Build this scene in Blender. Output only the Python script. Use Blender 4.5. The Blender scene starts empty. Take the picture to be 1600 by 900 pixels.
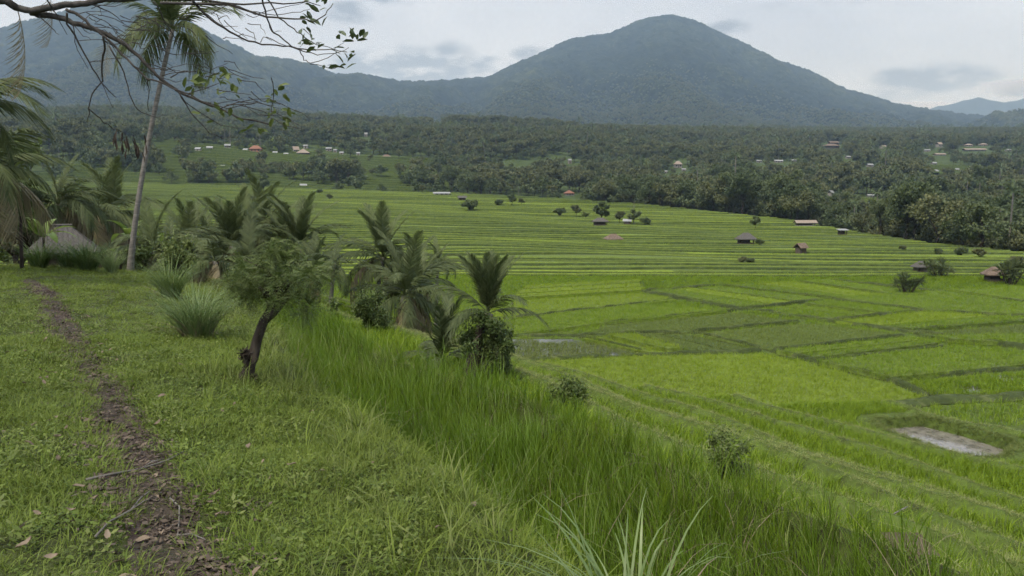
import bpy, math, random
import numpy as np
from mathutils import Vector, Matrix, Euler

R = math.radians
scene = bpy.context.scene
COL = scene.collection

# ---------------------------------------------------------------- camera
FPX = 1200.0                       # focal length in pixels of the 1600 px wide photograph
PITCH = math.atan(150 / FPX)
cam_d = bpy.data.cameras.new("camera")
cam_d.lens = 27.0; cam_d.sensor_width = 36.0
cam_d.clip_start = 0.05; cam_d.clip_end = 60000
cam = bpy.data.objects.new("camera", cam_d); COL.objects.link(cam)
cam.location = (0, 0, 0); cam.rotation_euler = (math.pi / 2 - PITCH, 0, 0)
scene.camera = cam

# ---------------------------------------------------------------- world
SUN_EL, SUN_AZ = R(58), R(215)     # azimuth clockwise from +Y
STRENGTH = 0.1
HAZE = 1.15e-4                      # scattering per metre of the air over the valley
world = bpy.data.worlds.new("World"); scene.world = world; world.use_nodes = True
wn = world.node_tree; wn.nodes.clear()
def WN(t, **kw):
    n = wn.nodes.new(t)
    for k, v in kw.items(): setattr(n, k, v)
    return n
def wl(a, b): wn.links.new(a, b)
def wmath(op, a, b=None, c=None, clamp=False):
    n = WN('ShaderNodeMath', operation=op); n.use_clamp = clamp
    for i, v in enumerate((a, b, c)):
        if v is None: continue
        if isinstance(v, (int, float)): n.inputs[i].default_value = v
        else: wl(v, n.inputs[i])
    return n.outputs[0]
sky = WN('ShaderNodeTexSky', sky_type='NISHITA'); sky.sun_disc = False
sky.sun_elevation = SUN_EL; sky.sun_rotation = SUN_AZ
tc = WN('ShaderNodeTexCoord')
sep = WN('ShaderNodeSeparateXYZ'); wl(tc.outputs['Generated'], sep.inputs[0])
az = wmath('ARCTAN2', sep.outputs[0], sep.outputs[1])
el = wmath('ARCSINE', sep.outputs[2])
# high even overcast, banded along the horizon
ang = WN('ShaderNodeCombineXYZ'); wl(az, ang.inputs[0]); wl(wmath('MULTIPLY', el, 2.6), ang.inputs[1])
n1 = WN('ShaderNodeTexNoise'); wl(ang.outputs[0], n1.inputs['Vector'])
n1.inputs['Scale'].default_value = 3.1; n1.inputs['Detail'].default_value = 5; n1.inputs['Roughness'].default_value = 0.52
n1.inputs['Distortion'].default_value = 0.4
r1 = WN('ShaderNodeValToRGB'); wl(n1.outputs['Fac'], r1.inputs[0])
r1.color_ramp.elements[0].position = 0.30; r1.color_ramp.elements[0].color = (3.95, 4.45, 5.35, 1)
r1.color_ramp.elements[1].position = 0.66; r1.color_ramp.elements[1].color = (5.15, 5.65, 6.5, 1)
mixo = WN('ShaderNodeMix', data_type='RGBA'); mixo.inputs['Factor'].default_value = 0.90
wl(sky.outputs[0], mixo.inputs['A']); wl(r1.outputs[0], mixo.inputs['B'])
# low broken grey cumulus in given directions (azimuth, elevation, half sizes, weight)
n2 = WN('ShaderNodeTexNoise'); wl(ang.outputs[0], n2.inputs['Vector'])
n2.inputs['Scale'].default_value = 21; n2.inputs['Detail'].default_value = 6; n2.inputs['Roughness'].default_value = 0.62
def px_dir(px, py):
    cx, cy = (px - 800) / FPX, (450 - py) / FPX
    x, y, z = cx, math.cos(PITCH) + cy * math.sin(PITCH), -math.sin(PITCH) + cy * math.cos(PITCH)
    return math.atan2(x, y), math.asin(z / math.sqrt(x * x + y * y + z * z))
cl = None
for (px, py, rx, ry, wgt) in ((545, 20, 46, 22, .8), (640, 112, 120, 46, 1), (560, 118, 70, 50, .9), (762, 104, 52, 18, .9), (830, 84, 40, 16, .7), (700, 100, 60, 40, .8),
                              (1135, 44, 46, 16, .75), (1455, 122, 95, 24, 1), (1400, 145, 70, 14, .6), (620, 0, 70, 12, .6), (1250, 8, 160, 10, .3)):
    a0, e0 = px_dir(px, py)
    da = wmath('DIVIDE', wmath('SUBTRACT', az, a0), rx / FPX)
    de = wmath('DIVIDE', wmath('SUBTRACT', el, e0), ry / FPX)
    q = wmath('ADD', wmath('MULTIPLY', da, da), wmath('MULTIPLY', de, de))
    m = wmath('MULTIPLY', wmath('SUBTRACT', 1.0, q, clamp=True), wgt)
    cl = m if cl is None else wmath('MAXIMUM', cl, m)
cm = wmath('MULTIPLY', cl, wmath('MULTIPLY_ADD', n2.outputs['Fac'], 4.4, -1.35))
cmr = WN('ShaderNodeMapRange'); wl(cm, cmr.inputs[0]); cmr.inputs[1].default_value = 0.15; cmr.inputs[2].default_value = 0.75
cmask = wmath('MULTIPLY', cmr.outputs[0], 1.0)
mixc = WN('ShaderNodeMix', data_type='RGBA'); wl(cmask, mixc.inputs['Factor'])
wl(mixo.outputs['Result'], mixc.inputs['A']); mixc.inputs['B'].default_value = (2.25, 2.7, 3.4, 1)
bg = WN('ShaderNodeBackground'); bg.inputs['Strength'].default_value = STRENGTH
wl(mixc.outputs['Result'], bg.inputs['Color'])
wo = WN('ShaderNodeOutputWorld'); wl(bg.outputs[0], wo.inputs['Surface'])

# ---------------------------------------------------------------- sun, exposure
sd = bpy.data.lights.new("sun", 'SUN'); sd.energy = 2.9; sd.angle = R(26); sd.color = (1.0, .94, .84)
sun = bpy.data.objects.new("sun", sd); COL.objects.link(sun)
sv = Vector((math.sin(SUN_AZ) * math.cos(SUN_EL), math.cos(SUN_AZ) * math.cos(SUN_EL), math.sin(SUN_EL)))
sun.rotation_euler = sv.to_track_quat('Z', 'Y').to_euler(); sun.location = (0, -20, 60)
vs = scene.view_settings
vs.view_transform = 'Standard'; vs.look = 'None'; vs.gamma = 1.0; vs.use_curve_mapping = False; vs.exposure = 0.66
scene.cycles.use_denoising = True; scene.cycles.denoising_prefilter = 'FAST'
scene.cycles.use_adaptive_sampling = True; scene.cycles.adaptive_threshold = 0.025; scene.cycles.adaptive_min_samples = 24
scene.cycles.max_bounces = 4; scene.cycles.diffuse_bounces = 2; scene.cycles.transmission_bounces = 2
world.cycles.sampling_method = 'MANUAL'; world.cycles.sample_map_resolution = 256
scene.cycles.transparent_max_bounces = 8; scene.cycles.volume_bounces = 0

# ================================================================= helpers
rng = np.random.default_rng(7)
def sstep(a, b, x):
    q = np.clip((np.asarray(x, float) - a) / (b - a), 0, 1); return q * q * (3 - 2 * q)
def lerp(a, b, f): return a + (b - a) * f
def _hash(i, j, k=0):
    n = (i.astype(np.int64) * 374761393 + j.astype(np.int64) * 668265263 + k * 974634777) & 0x7fffffff
    n = ((n ^ (n >> 13)) * 1274126177) & 0x7fffffff
    return ((n ^ (n >> 16)) & 0xffff) / 65535.0
def vnoise(x, y, k=0):
    x = np.asarray(x, float); y = np.asarray(y, float)
    i = np.floor(x); j = np.floor(y); fx = x - i; fy = y - j
    fx = fx * fx * (3 - 2 * fx); fy = fy * fy * (3 - 2 * fy)
    a = _hash(i, j, k); b = _hash(i + 1, j, k); c = _hash(i, j + 1, k); d = _hash(i + 1, j + 1, k)
    return lerp(lerp(a, b, fx), lerp(c, d, fx), fy) - .5
def fbm(x, y, k=0, o=4):
    s = 0; a = 1
    for q in range(o):
        s = s + a * vnoise(x * 2 ** q, y * 2 ** q, k + q); a *= .5
    return s
def cells(x, y, k=0):
    i = np.floor(x); j = np.floor(y); best = np.full(np.shape(x), 9.0); val = np.zeros(np.shape(x))
    for di in (-1, 0, 1):
        for dj in (-1, 0, 1):
            cx = i + di + _hash(i + di, j + dj, k); cy = j + dj + _hash(i + di, j + dj, k + 5)
            d = np.hypot(x - cx, y - cy); m = d < best
            best = np.where(m, d, best); val = np.where(m, _hash(i + di, j + dj, k + 9), val)
    return best, val

def mesh_np(name, V, F, mats=(), mi=None, smooth=False, attr=None):
    V = np.asarray(V, np.float32).reshape(-1, 3); F = np.asarray(F, np.int32)
    me = bpy.data.meshes.new(name)
    m, k = F.shape
    me.vertices.add(len(V)); me.vertices.foreach_set('co', V.ravel())
    me.loops.add(m * k); me.loops.foreach_set('vertex_index', F.ravel())
    me.polygons.add(m); me.polygons.foreach_set('loop_start', np.arange(m, dtype=np.int32) * k)
    for x in mats: me.materials.append(x)
    if mi is not None: me.polygons.foreach_set('material_index', np.asarray(mi, np.int32))
    if smooth: me.polygons.foreach_set('use_smooth', np.ones(m, bool))
    if attr is not None:
        for an, av in attr.items():
            at = me.attributes.new(an, 'FLOAT', 'FACE'); at.data.foreach_set('value', np.asarray(av, np.float32))
    me.update(calc_edges=True)
    return me

class MB:
    """collects quads / tris of one part"""
    def __init__(s): s.v = []; s.f = []; s.m = []
    def add(s, V, F, m=0):
        o = len(s.v); s.v += [tuple(map(float, p)) for p in V]; s.f += [tuple(int(i) + o for i in f) for f in F]; s.m += [m] * len(F); return s
    def box(s, a, b, m=0):
        (x0, y0, z0), (x1, y1, z1) = a, b
        return s.add([(x0, y0, z0), (x1, y0, z0), (x1, y1, z0), (x0, y1, z0), (x0, y0, z1), (x1, y0, z1), (x1, y1, z1), (x0, y1, z1)],
                     [(0, 3, 2, 1), (4, 5, 6, 7), (0, 1, 5, 4), (1, 2, 6, 5), (2, 3, 7, 6), (3, 0, 4, 7)], m)
    def tube(s, P, rad, n=6, m=0):
        P = [Vector(p) for p in P]; V = []; F = []
        up = Vector((.13, .27, .95))
        for i, p in enumerate(P):
            d = (P[min(i + 1, len(P) - 1)] - P[max(i - 1, 0)]).normalized()
            a = d.cross(up if abs(d.dot(up)) < .95 else Vector((1, 0, 0))).normalized(); b = d.cross(a)
            for q in range(n):
                th = 2 * math.pi * q / n
                V.append(p + (a * math.cos(th) + b * math.sin(th)) * rad[i])
        for i in range(len(P) - 1):
            for q in range(n):
                F.append((i * n + q, i * n + (q + 1) % n, (i + 1) * n + (q + 1) % n, (i + 1) * n + q))
        F.append(tuple(range(n - 1, -1, -1))); F.append(tuple((len(P) - 1) * n + q for q in range(n)))
        return s.add(V, F, m)
    def mesh(s, name, *mats, smooth=False):
        me = bpy.data.meshes.new(name); me.from_pydata(s.v, [], s.f)
        for x in mats: me.materials.append(x)
        if len(mats) > 1: me.polygons.foreach_set('material_index', s.m)
        if smooth: me.polygons.foreach_set('use_smooth', [True] * len(s.f))
        me.update(); return me

def obj(name, me, parent=None, loc=None, rot=None, scl=None):
    o = bpy.data.objects.new(name, me); COL.objects.link(o)
    if parent: o.parent = parent
    if loc is not None: o.location = loc
    if rot is not None: o.rotation_euler = rot
    if scl is not None: o.scale = (scl,) * 3 if isinstance(scl, (int, float)) else scl
    return o
def tag(o, label=None, cat=None, group=None, kind=None):
    for k, v in (('label', label), ('category', cat), ('group', group), ('kind', kind)):
        if v: o[k] = v
    return o
def thing(name, label, cat, loc=(0, 0, 0), rz=0, group=None):
    return tag(obj(name, None, None, loc, (0, 0, rz)), label, cat, group)

# ---- pixel of the photograph -> ray / point
def ray(px, py):
    cx, cy = (px - 800) / FPX, (450 - py) / FPX
    return np.array((cx, math.cos(PITCH) + cy * math.sin(PITCH), -math.sin(PITCH) + cy * math.cos(PITCH)))
def P(px, py, Y):
    d = ray(px, py); return d * (Y / d[1])
def G(px, py, z):
    d = ray(px, py); return d * (z / d[2])
def proj(x, y, z):
    f = y * math.cos(PITCH) - z * math.sin(PITCH); u = y * math.sin(PITCH) + z * math.cos(PITCH)
    return 800 + FPX * x / f, 450 - FPX * u / f

# ================================================================= materials
def mat(name):
    m = bpy.data.materials.new(name); m.use_nodes = True; nt = m.node_tree; nt.nodes.clear()
    out = nt.nodes.new('ShaderNodeOutputMaterial')
    return m, nt, out
def ramp(nt, fac, stops):
    r = nt.nodes.new('ShaderNodeValToRGB'); nt.links.new(fac, r.inputs[0])
    e = r.color_ramp.elements
    while len(e) < len(stops): e.new(.5)
    for q, (p, c) in enumerate(stops): e[q].position = p; e[q].color = (*c, 1)
    return r.outputs[0]
def noise(nt, scale, detail=4, rough=.55, vec=None, dist=0.0):
    n = nt.nodes.new('ShaderNodeTexNoise'); n.inputs['Scale'].default_value = scale
    n.inputs['Detail'].default_value = detail; n.inputs['Roughness'].default_value = rough; n.inputs['Distortion'].default_value = dist
    if vec is None:
        g = nt.nodes.new('ShaderNodeNewGeometry'); vec = g.outputs['Position']
    nt.links.new(vec, n.inputs['Vector']); return n.outputs['Fac']
def mixc_(nt, f, a, b, mode='MIX'):
    n = nt.nodes.new('ShaderNodeMix'); n.data_type = 'RGBA'; n.blend_type = mode
    for s, v in (('Factor', f), ('A', a), ('B', b)):
        k = n.inputs[s]
        if isinstance(v, (int, float)): k.default_value = v
        elif isinstance(v, tuple): k.default_value = (*v, 1)
        else: nt.links.new(v, k)
    return n.outputs['Result']
def surf(nt, out, col, rough=.8, spec=.2, bump=None, bstr=.4, bdist=.02, trans=0.0, tcol=None):
    p = nt.nodes.new('ShaderNodeBsdfPrincipled'); p.inputs['Roughness'].default_value = rough
    p.inputs['Specular IOR Level'].default_value = spec
    if isinstance(col, tuple): p.inputs['Base Color'].default_value = (*col, 1)
    else: nt.links.new(col, p.inputs['Base Color'])
    if bump is not None:
        b = nt.nodes.new('ShaderNodeBump'); b.inputs['Strength'].default_value = bstr; b.inputs['Distance'].default_value = bdist
        nt.links.new(bump, b.inputs['Height']); nt.links.new(b.outputs[0], p.inputs['Normal'])
    sh = p.outputs[0]
    if trans:
        t = nt.nodes.new('ShaderNodeBsdfTranslucent')
        c = tcol if tcol is not None else col
        if isinstance(c, tuple): t.inputs['Color'].default_value = (*c, 1)
        else: nt.links.new(c, t.inputs['Color'])
        mx = nt.nodes.new('ShaderNodeMixShader'); mx.inputs[0].default_value = trans
        nt.links.new(sh, mx.inputs[1]); nt.links.new(t.outputs[0], mx.inputs[2]); sh = mx.outputs[0]
    nt.links.new(sh, out.inputs['Surface'])
def foliage(name, c1, c2, trans=.25, rough=.55, spec=.25, patch=None, pscale=.3):
    """leaf material: tone varies from leaf to leaf, plant to plant, and in patches of the field"""
    m, nt, out = mat(name)
    g = nt.nodes.new('ShaderNodeNewGeometry'); oi = nt.nodes.new('ShaderNodeObjectInfo')
    a = nt.nodes.new('ShaderNodeMath'); a.operation = 'MULTIPLY_ADD'; a.inputs[1].default_value = .55
    nt.links.new(g.outputs['Random Per Island'], a.inputs[0])
    b = nt.nodes.new('ShaderNodeMath'); b.operation = 'MULTIPLY'; b.inputs[1].default_value = .45
    nt.links.new(oi.outputs['Random'], b.inputs[0]); nt.links.new(b.outputs[0], a.inputs[2])
    col = ramp(nt, a.outputs[0], [(0.1, c1), (.9, c2)])
    if patch:
        n = noise(nt, pscale, 3)
        f = ramp(nt, n, [(.38, (0, 0, 0)), (.66, (1, 1, 1))])
        col = mixc_(nt, f, col, patch)
    surf(nt, out, col, rough, spec, trans=trans)
    return m
def plain(name, stops, scale=3, rough=.85, spec=.15, bstr=.4, bdist=.02, detail=6, obj_co=False, stretch=None):
    m, nt, out = mat(name); vec = None
    if obj_co or stretch:
        t = nt.nodes.new('ShaderNodeTexCoord'); mp = nt.nodes.new('ShaderNodeMapping'); nt.links.new(t.outputs['Object'], mp.inputs[0])
        mp.inputs['Scale'].default_value = stretch or (1, 1, 1); vec = mp.outputs[0]
    n = noise(nt, scale, detail, .6, vec)
    surf(nt, out, ramp(nt, n, stops), rough, spec, n, bstr, bdist)
    return m

M = {}
M['soil'] = plain('soil', [(.3, (.045, .06, .016)), (.55, (.075, .11, .022)), (.75, (.10, .145, .028))], 3.2, bstr=.6)
def path_mat():
    m, nt, out = mat('path_dirt')
    n = noise(nt, 9, 8, .65); n2_ = noise(nt, 1.3, 4)
    c = ramp(nt, n, [(.32, (.018, .012, .010)), (.52, (.05, .034, .028)), (.72, (.11, .082, .07))])
    c = mixc_(nt, ramp(nt, n2_, [(.45, (0, 0, 0)), (.7, (.6, .6, .6))]), c, (.05, .055, .022))
    surf(nt, out, c, .8, .25, n, .8, .02); return m
M['path'] = path_mat()
M['soil_dark'] = plain('turf_soil', [(.3, (.024, .028, .011)), (.55, (.045, .056, .017)), (.75, (.065, .085, .023))], 3.2, bstr=.6)
M['rice'] = foliage('rice_blade', (.115, .195, .011), (.235, .335, .024), .35, .5, .25)
M['rice_near'] = foliage('rice_blade_near', (.060, .120, .007), (.165, .240, .018), .35, .45, .3, (.115, .20, .016), .9)
M['rice_bright'] = foliage('rice_blade_bright', (.165, .245, .013), (.28, .365, .03), .35, .5, .25, (.20, .28, .02), .25)
M['rice_dull'] = foliage('rice_blade_dull', (.11, .155, .028), (.18, .225, .045), .3, .5, .25)
M['turf'] = foliage('turf_blade', (.085, .140, .014), (.22, .29, .045), .3, .55, .25, (.14, .19, .03), .6)
M['turf_dark'] = foliage('turf_blade_dark', (.066, .108, .016), (.165, .22, .045), .3, .55, .25)
M['bank'] = foliage('bank_grass', (.085, .125, .025), (.20, .235, .07), .3)
M['clump'] = foliage('clump_blade', (.10, .16, .05), (.24, .31, .12), .3, .42, .4)
M['clump_dark'] = foliage('clump_blade_dark', (.06, .11, .03), (.16, .22, .06), .3, .45, .35)
M['frond'] = foliage('palm_frond', (.046, .068, .026), (.125, .152, .062), .3, .55, .2)
M['frond_dry'] = foliage('palm_frond_dry', (.12, .105, .06), (.25, .215, .13), .2, .6, .2)
M['frond_far'] = foliage('palm_frond_distant', (.05, .08, .035), (.12, .16, .07), .2)
M['leaf'] = foliage('tree_leaf', (.035, .062, .016), (.105, .145, .036), .25, .5, .3)
M['leaf_light'] = foliage('tree_leaf_light', (.06, .095, .024), (.16, .20, .06), .25, .5, .3)
M['leaf_dry'] = foliage('tree_leaf_dry', (.05, .055, .028), (.13, .12, .06), .2, .6, .2)
M['leaf_gloss'] = foliage('branch_leaf', (.03, .05, .02), (.08, .11, .045), .15, .35, .5)
M['leaf_brown'] = foliage('dead_leaf', (.026, .021, .017), (.058, .046, .036), .1, .7, .2)
M['litter'] = foliage('dry_leaf', (.08, .06, .04), (.26, .205, .15), .1, .65, .25)
M['scrap'] = foliage('leaf_scrap', (.022, .017, .013), (.14, .11, .085), .05, .7, .2)
M['banana'] = foliage('banana_leaf', (.10, .17, .03), (.20, .28, .06), .35, .4, .4)
M['forest_a'] = foliage('forest_leaf', (.058, .084, .038), (.125, .155, .070), .28, .6, .2)
M['forest_b'] = foliage('forest_leaf_olive', (.074, .090, .040), (.155, .168, .078), .28, .6, .2)
M['bark'] = plain('bark', [(.3, (.025, .02, .016)), (.6, (.06, .05, .04)), (.8, (.10, .085, .07))], 14, bstr=.8, obj_co=True, stretch=(1, 1, .35))
M['bark_pale'] = plain('palm_bark', [(.3, (.09, .085, .075)), (.55, (.17, .16, .145)), (.75, (.27, .26, .24))], 5, bstr=.6, obj_co=True, stretch=(1, 1, 3))
M['bark_grey'] = plain('twig_bark', [(.3, (.03, .027, .025)), (.7, (.095, .088, .082))], 20, bstr=.4)
M['thatch'] = plain('thatch', [(.3, (.05, .047, .044)), (.55, (.10, .095, .09)), (.75, (.16, .15, .14))], 10, bstr=.8, obj_co=True, stretch=(3, 3, .6))
M['roof_tile_red'] = plain('red_roof_tile', [(.3, (.17, .085, .06)), (.7, (.26, .135, .095))], 3, obj_co=True)
M['roof_tile_pale'] = plain('pale_roof_tile', [(.3, (.20, .165, .135)), (.7, (.31, .26, .22))], 3, obj_co=True)
M['roof_brown'] = plain('brown_roof', [(.3, (.10, .07, .055)), (.7, (.19, .15, .12))], 3, obj_co=True)
M['roof_grey'] = plain('grey_sheet_roof', [(.3, (.20, .21, .22)), (.7, (.33, .34, .35))], 3, obj_co=True)
M['roof_white'] = plain('white_sheet_roof', [(.3, (.16, .168, .172)), (.7, (.28, .288, .292))], 2, rough=.5, obj_co=True)
M['plaster'] = plain('plaster', [(.3, (.16, .155, .145)), (.7, (.27, .26, .24))], 2, obj_co=True)
M['brickwall'] = plain('red_wall', [(.3, (.22, .10, .07)), (.7, (.33, .16, .11))], 4, obj_co=True)
M['woodwall'] = plain('wood_wall', [(.3, (.05, .04, .03)), (.7, (.11, .09, .07))], 6, obj_co=True, stretch=(1, 1, .2))
m_, nt_, out_ = mat('dark_glass'); surf(nt_, out_, (.02, .025, .03), .15, .5); M['glass'] = m_
def water_mat(name, c, rough, spec=1.0):
    m, nt, out = mat(name); n = noise(nt, 6, 3)
    surf(nt, out, ramp(nt, noise(nt, 2.6, 6, .7), [(.38, tuple(x * .6 for x in c)), (.50, c), (.62, tuple(x * 1.3 for x in c))]), rough, spec, n, .12, .02); return m
M['water'] = water_mat('paddy_water', (.045, .045, .03), .05)
M['mud'] = water_mat('mud_water', (.17, .158, .14), .03)  # muddy water; its pale tone and patches also paint in reflections
M['earth'] = plain('cut_earth', [(.3, (.05, .04, .025)), (.7, (.10, .085, .05))], 5, bstr=.8, bdist=.05)

def canopy_mat():
    """rice seen from afar: tone of each plot from the face attribute, fine stalk grain"""
    m, nt, out = mat('rice_canopy')
    a = nt.nodes.new('ShaderNodeAttribute'); a.attribute_name = 'tone'
    c = ramp(nt, a.outputs['Fac'], [(0, (.062, .090, .026)), (.3, (.098, .138, .028)), (.6, (.145, .200, .030)), (1, (.215, .280, .036))])
    n = noise(nt, 2.2, 6, .7); n2_ = noise(nt, .09, 4)
    c = mixc_(nt, .55, c, ramp(nt, n, [(.3, (.25, .25, .25)), (.7, (.85, .85, .85))]), 'OVERLAY')
    c = mixc_(nt, .35, c, ramp(nt, n2_, [(.3, (.3, .3, .3)), (.7, (.72, .70, .6))]), 'OVERLAY')
    surf(nt, out, c, .75, .15, n, .9, .25); return m
M['canopy'] = canopy_mat()
def bankfar_mat():
    m, nt, out = mat('terrace_bank')
    n = noise(nt, 1.1, 6, .65)
    surf(nt, out, ramp(nt, n, [(.3, (.030, .045, .015)), (.55, (.055, .078, .022)), (.75, (.10, .125, .045))]), .9, .1, n, .8, .15); return m
M['bankfar'] = bankfar_mat()
def forestfloor_mat():
    m, nt, out = mat('forest_ground')
    n = noise(nt, .12, 8, .65)
    surf(nt, out, ramp(nt, n, [(.3, (.035, .055, .022)), (.6, (.065, .09, .034)), (.8, (.10, .13, .05))]), .95, .05, n, .7, 2.0); return m
M['forestfloor'] = forestfloor_mat()
M['bund'] = plain('bund_turf', [(.3, (.032, .045, .016)), (.55, (.055, .075, .025)), (.75, (.12, .135, .055))], 1.6, bstr=.8, bdist=.05)  # turf darkened overall, so the bunds' shadow side is put into the colour
M['lip'] = foliage('lip_grass', (.17, .21, .065), (.32, .35, .14), .3)
def mountain_mat():
    m, nt, out = mat('mountain_forest')
    a = nt.nodes.new('ShaderNodeAttribute'); a.attribute_name = 'tone'
    n = noise(nt, .035, 6, .7); big = noise(nt, .0022, 5, .6)
    c = ramp(nt, a.outputs['Fac'], [(0, (.005, .010, .006)), (.45, (.017, .025, .013)), (1, (.060, .072, .035))])
    c = mixc_(nt, .4, c, ramp(nt, n, [(.3, (.25, .25, .25)), (.7, (.75, .75, .75))]), 'OVERLAY')
    c = mixc_(nt, .35, c, ramp(nt, big, [(.35, (.3, .3, .3)), (.65, (.66, .66, .66))]), 'OVERLAY')
    surf(nt, out, c, .95, .05, n, .8, 8.0); return m
M['mountain'] = mountain_mat()

# ================================================================= terrain
# the camera stands on a grassy spur; s runs along the footpath (forward left), t across it (down to the right)
_n = math.hypot(.84, .54); CT, ST = .84 / _n, .54 / _n
OX, OY = -1.75, 3.9
def to_st(x, y): return -ST * (x - OX) + CT * (y - OY), CT * (x - OX) + ST * (y - OY)
def to_xy(s, t): return OX + CT * t - ST * s, OY + ST * t + CT * s
T_EDGE = [1.65, 5.4, 9.3, 12.6, 16.0, 19.2, 23.0, 26.6, 33.0]
T_LEV = [-3.3, -4.55, -5.7, -6.85, -7.85, -8.75, -9.3, -9.8, -10.5]
FLOOR = -10.5
def wob(s, k): return .35 * np.sin(s * .31 + k * 1.7) + .18 * np.sin(s * .83 + k * 3.1) + .5 * vnoise(s * .15 + 50, k * 7.3 + 0 * s, 3)
def edge(k, s):
    if k == 0: return np.interp(s, [-8, 4, 9, 13.6, 17, 60], [1.35, 1.7, 2.7, 3.9, 3.6, 3.0]) + wob(s, 0) * .35
    return T_EDGE[k] + wob(s, k) * .8
def hill_st(s, t):
    s = np.asarray(s, float); t = np.asarray(t, float)
    turf = -1.65 - .027 * (s + 4.2) - .11 * np.maximum(t + .3, 0) + .03 * np.clip(-t - 1.2, 0, 30) - .10 * np.maximum(s - 27, 0)
    turf = turf + .05 * vnoise(s * 1.3, t * 1.3) + .12 * vnoise(s * .35, t * .35, 4) - .05 * np.exp(-(t / .30) ** 2)
    z = turf
    for k, (e, l) in enumerate(zip(T_EDGE, T_LEV)):
        ee = edge(k, s)
        w = .75 if k == 0 else .45
        z = np.where(t > ee - .2, lerp(z, l + .04 * vnoise(s, t, 7), sstep(ee, ee + w, t)), z)
        if k > 0:   # low earth lip along each terrace edge
            z = z + .24 * np.exp(-((t - ee + .16) / .20) ** 2)
    return z
XB = [-90, -30, -10, 0, 4, 30, 60]; YB = [130, 85, 58, 43, 34.5, 37, 40]
XE_Y = [0, 60, 126, 160, 255, 327, 370, 400, 430, 440]; XE_X = [102, 96, 85, 81, 85, 55, 10, -33, -260, -900]
B_Y = [0, 97, 126, 163, 255, 327, 400, 440, 900]; B_Z = [-10.5, -10.5, -10.1, -9.5, -7, -4.3, -.5, 1.5, 10]
F_Y = [0, 140, 250, 330, 450, 600, 800, 1000, 1500, 2600, 9000]; F_Z = [-20, -20, -17, -12, -3, 14, 38, 60, 110, 196, 280]
def plat(x, y): return np.interp(y, B_Y, B_Z) - .015 * np.clip(x, -300, 200) * sstep(100, 220, y)
def far(x, y): return np.interp(y, F_Y, F_Z) - .04 * np.clip(x, -500, 120) * sstep(300, 700, y) + (26 + 22 * sstep(900, 2300, y)) * (1 - .85 * sstep(.28, .5, x / np.maximum(y, 1))) * fbm(x / 330, y / 300, 20, 3) * sstep(380, 800, y)
def xe(y): return np.interp(y, XE_Y, XE_X) + 3 * np.sin(np.asarray(y) / 14.0)
def poly_sd(x, y, poly):
    poly = np.asarray(poly); d = np.full(np.shape(x), 1e9); ins = np.zeros(np.shape(x), bool); j = len(poly) - 1
    for i in range(len(poly)):
        a, b = poly[j], poly[i]; e = b - a; f = np.clip(((x - a[0]) * e[0] + (y - a[1]) * e[1]) / (e @ e), 0, 1)
        d = np.minimum(d, np.hypot(x - a[0] - f * e[0], y - a[1] - f * e[1]))
        ins ^= ((b[1] > y) != (a[1] > y)) & (x < e[0] * (y - a[1]) / (e[1] if abs(e[1]) > 1e-9 else 1e-9) + a[0]); j = i
    return np.where(ins, -d, d)
POND = [G(a, b, -9.8)[:2] for a, b in ((1378, 658), (1440, 654), (1500, 668), (1585, 694), (1562, 714), (1500, 712), (1440, 692), (1372, 668))]
def H(x, y):
    x = np.asarray(x, float); y = np.asarray(y, float)
    z = lerp(plat(x, y), far(x, y), sstep(0, 24, x - xe(y)))
    s, t = to_st(x, y)
    yb = np.interp(x, XB, YB); wv = np.interp(x, [-30, 0, 4], [12, 6, 1.2])
    f = np.maximum(sstep(0, 1, (y - yb + wv) / (wv + .4)), sstep(40, 78, s))
    f = np.maximum(f, sstep(60, 90, x))
    z = lerp(hill_st(s, t), z, f); lo = np.min(POND, 0) - 2; hi = np.max(POND, 0) + 2
    m = (x > lo[0]) & (x < hi[0]) & (y > lo[1]) & (y < hi[1])
    if np.any(m):
        sdist = poly_sd(x, y, POND); z = np.where(m, lerp(np.where(np.abs(sdist) < 1.2, lerp(z, -9.72, sstep(1.2, .4, sdist)), z), -10.6, sstep(.12, -.3, sdist)), z)
    return z
def hit(px, py, y0=1.5, y1=6000):
    d = ray(px, py); Y = y0 * (y1 / y0) ** np.linspace(0, 1, 6000)
    X = d[0] / d[1] * Y; Z = d[2] / d[1] * Y
    below = np.nonzero(Z < H(X, Y))[0]
    i = below[0] if len(below) else len(Y) - 1
    return np.array((X[i], Y[i], float(H(X[i], Y[i]))))

def grid_mesh(name, X, Y, Z, m, mi=None, **kw):
    a, b = X.shape; V = np.stack([X, Y, Z], -1).reshape(-1, 3)
    i = np.arange(a * b).reshape(a, b)
    F = np.stack([i[:-1, :-1], i[1:, :-1], i[1:, 1:], i[:-1, 1:]], -1).reshape(-1, 4)
    return mesh_np(name, V, F, m if isinstance(m, tuple) else (m,), mi, smooth=True, **kw)

# near hillside (grass spur and the rice terraces cut into it)
sg = np.concatenate([np.linspace(-24, 40, 400), np.linspace(40.6, 95, 60)])
tg = np.concatenate([np.linspace(-40, -3, 45), np.arange(-2.85, 6.5, .085), np.arange(6.6, 36, .16), np.arange(36.4, 60, .8)])
S_, T_ = np.meshgrid(sg, tg, indexing='ij'); X_, Y_ = to_xy(S_, T_)
Z_ = H(X_, Y_); Z_ = np.where(Y_ > 118, Z_ - 1.5, Z_)
tag(obj('hillside', grid_mesh('hillside', X_, Y_, Z_, (M['soil'], M['soil_dark']), (T_ < edge(1, S_))[:-1, :-1].ravel())), kind='structure')
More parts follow.
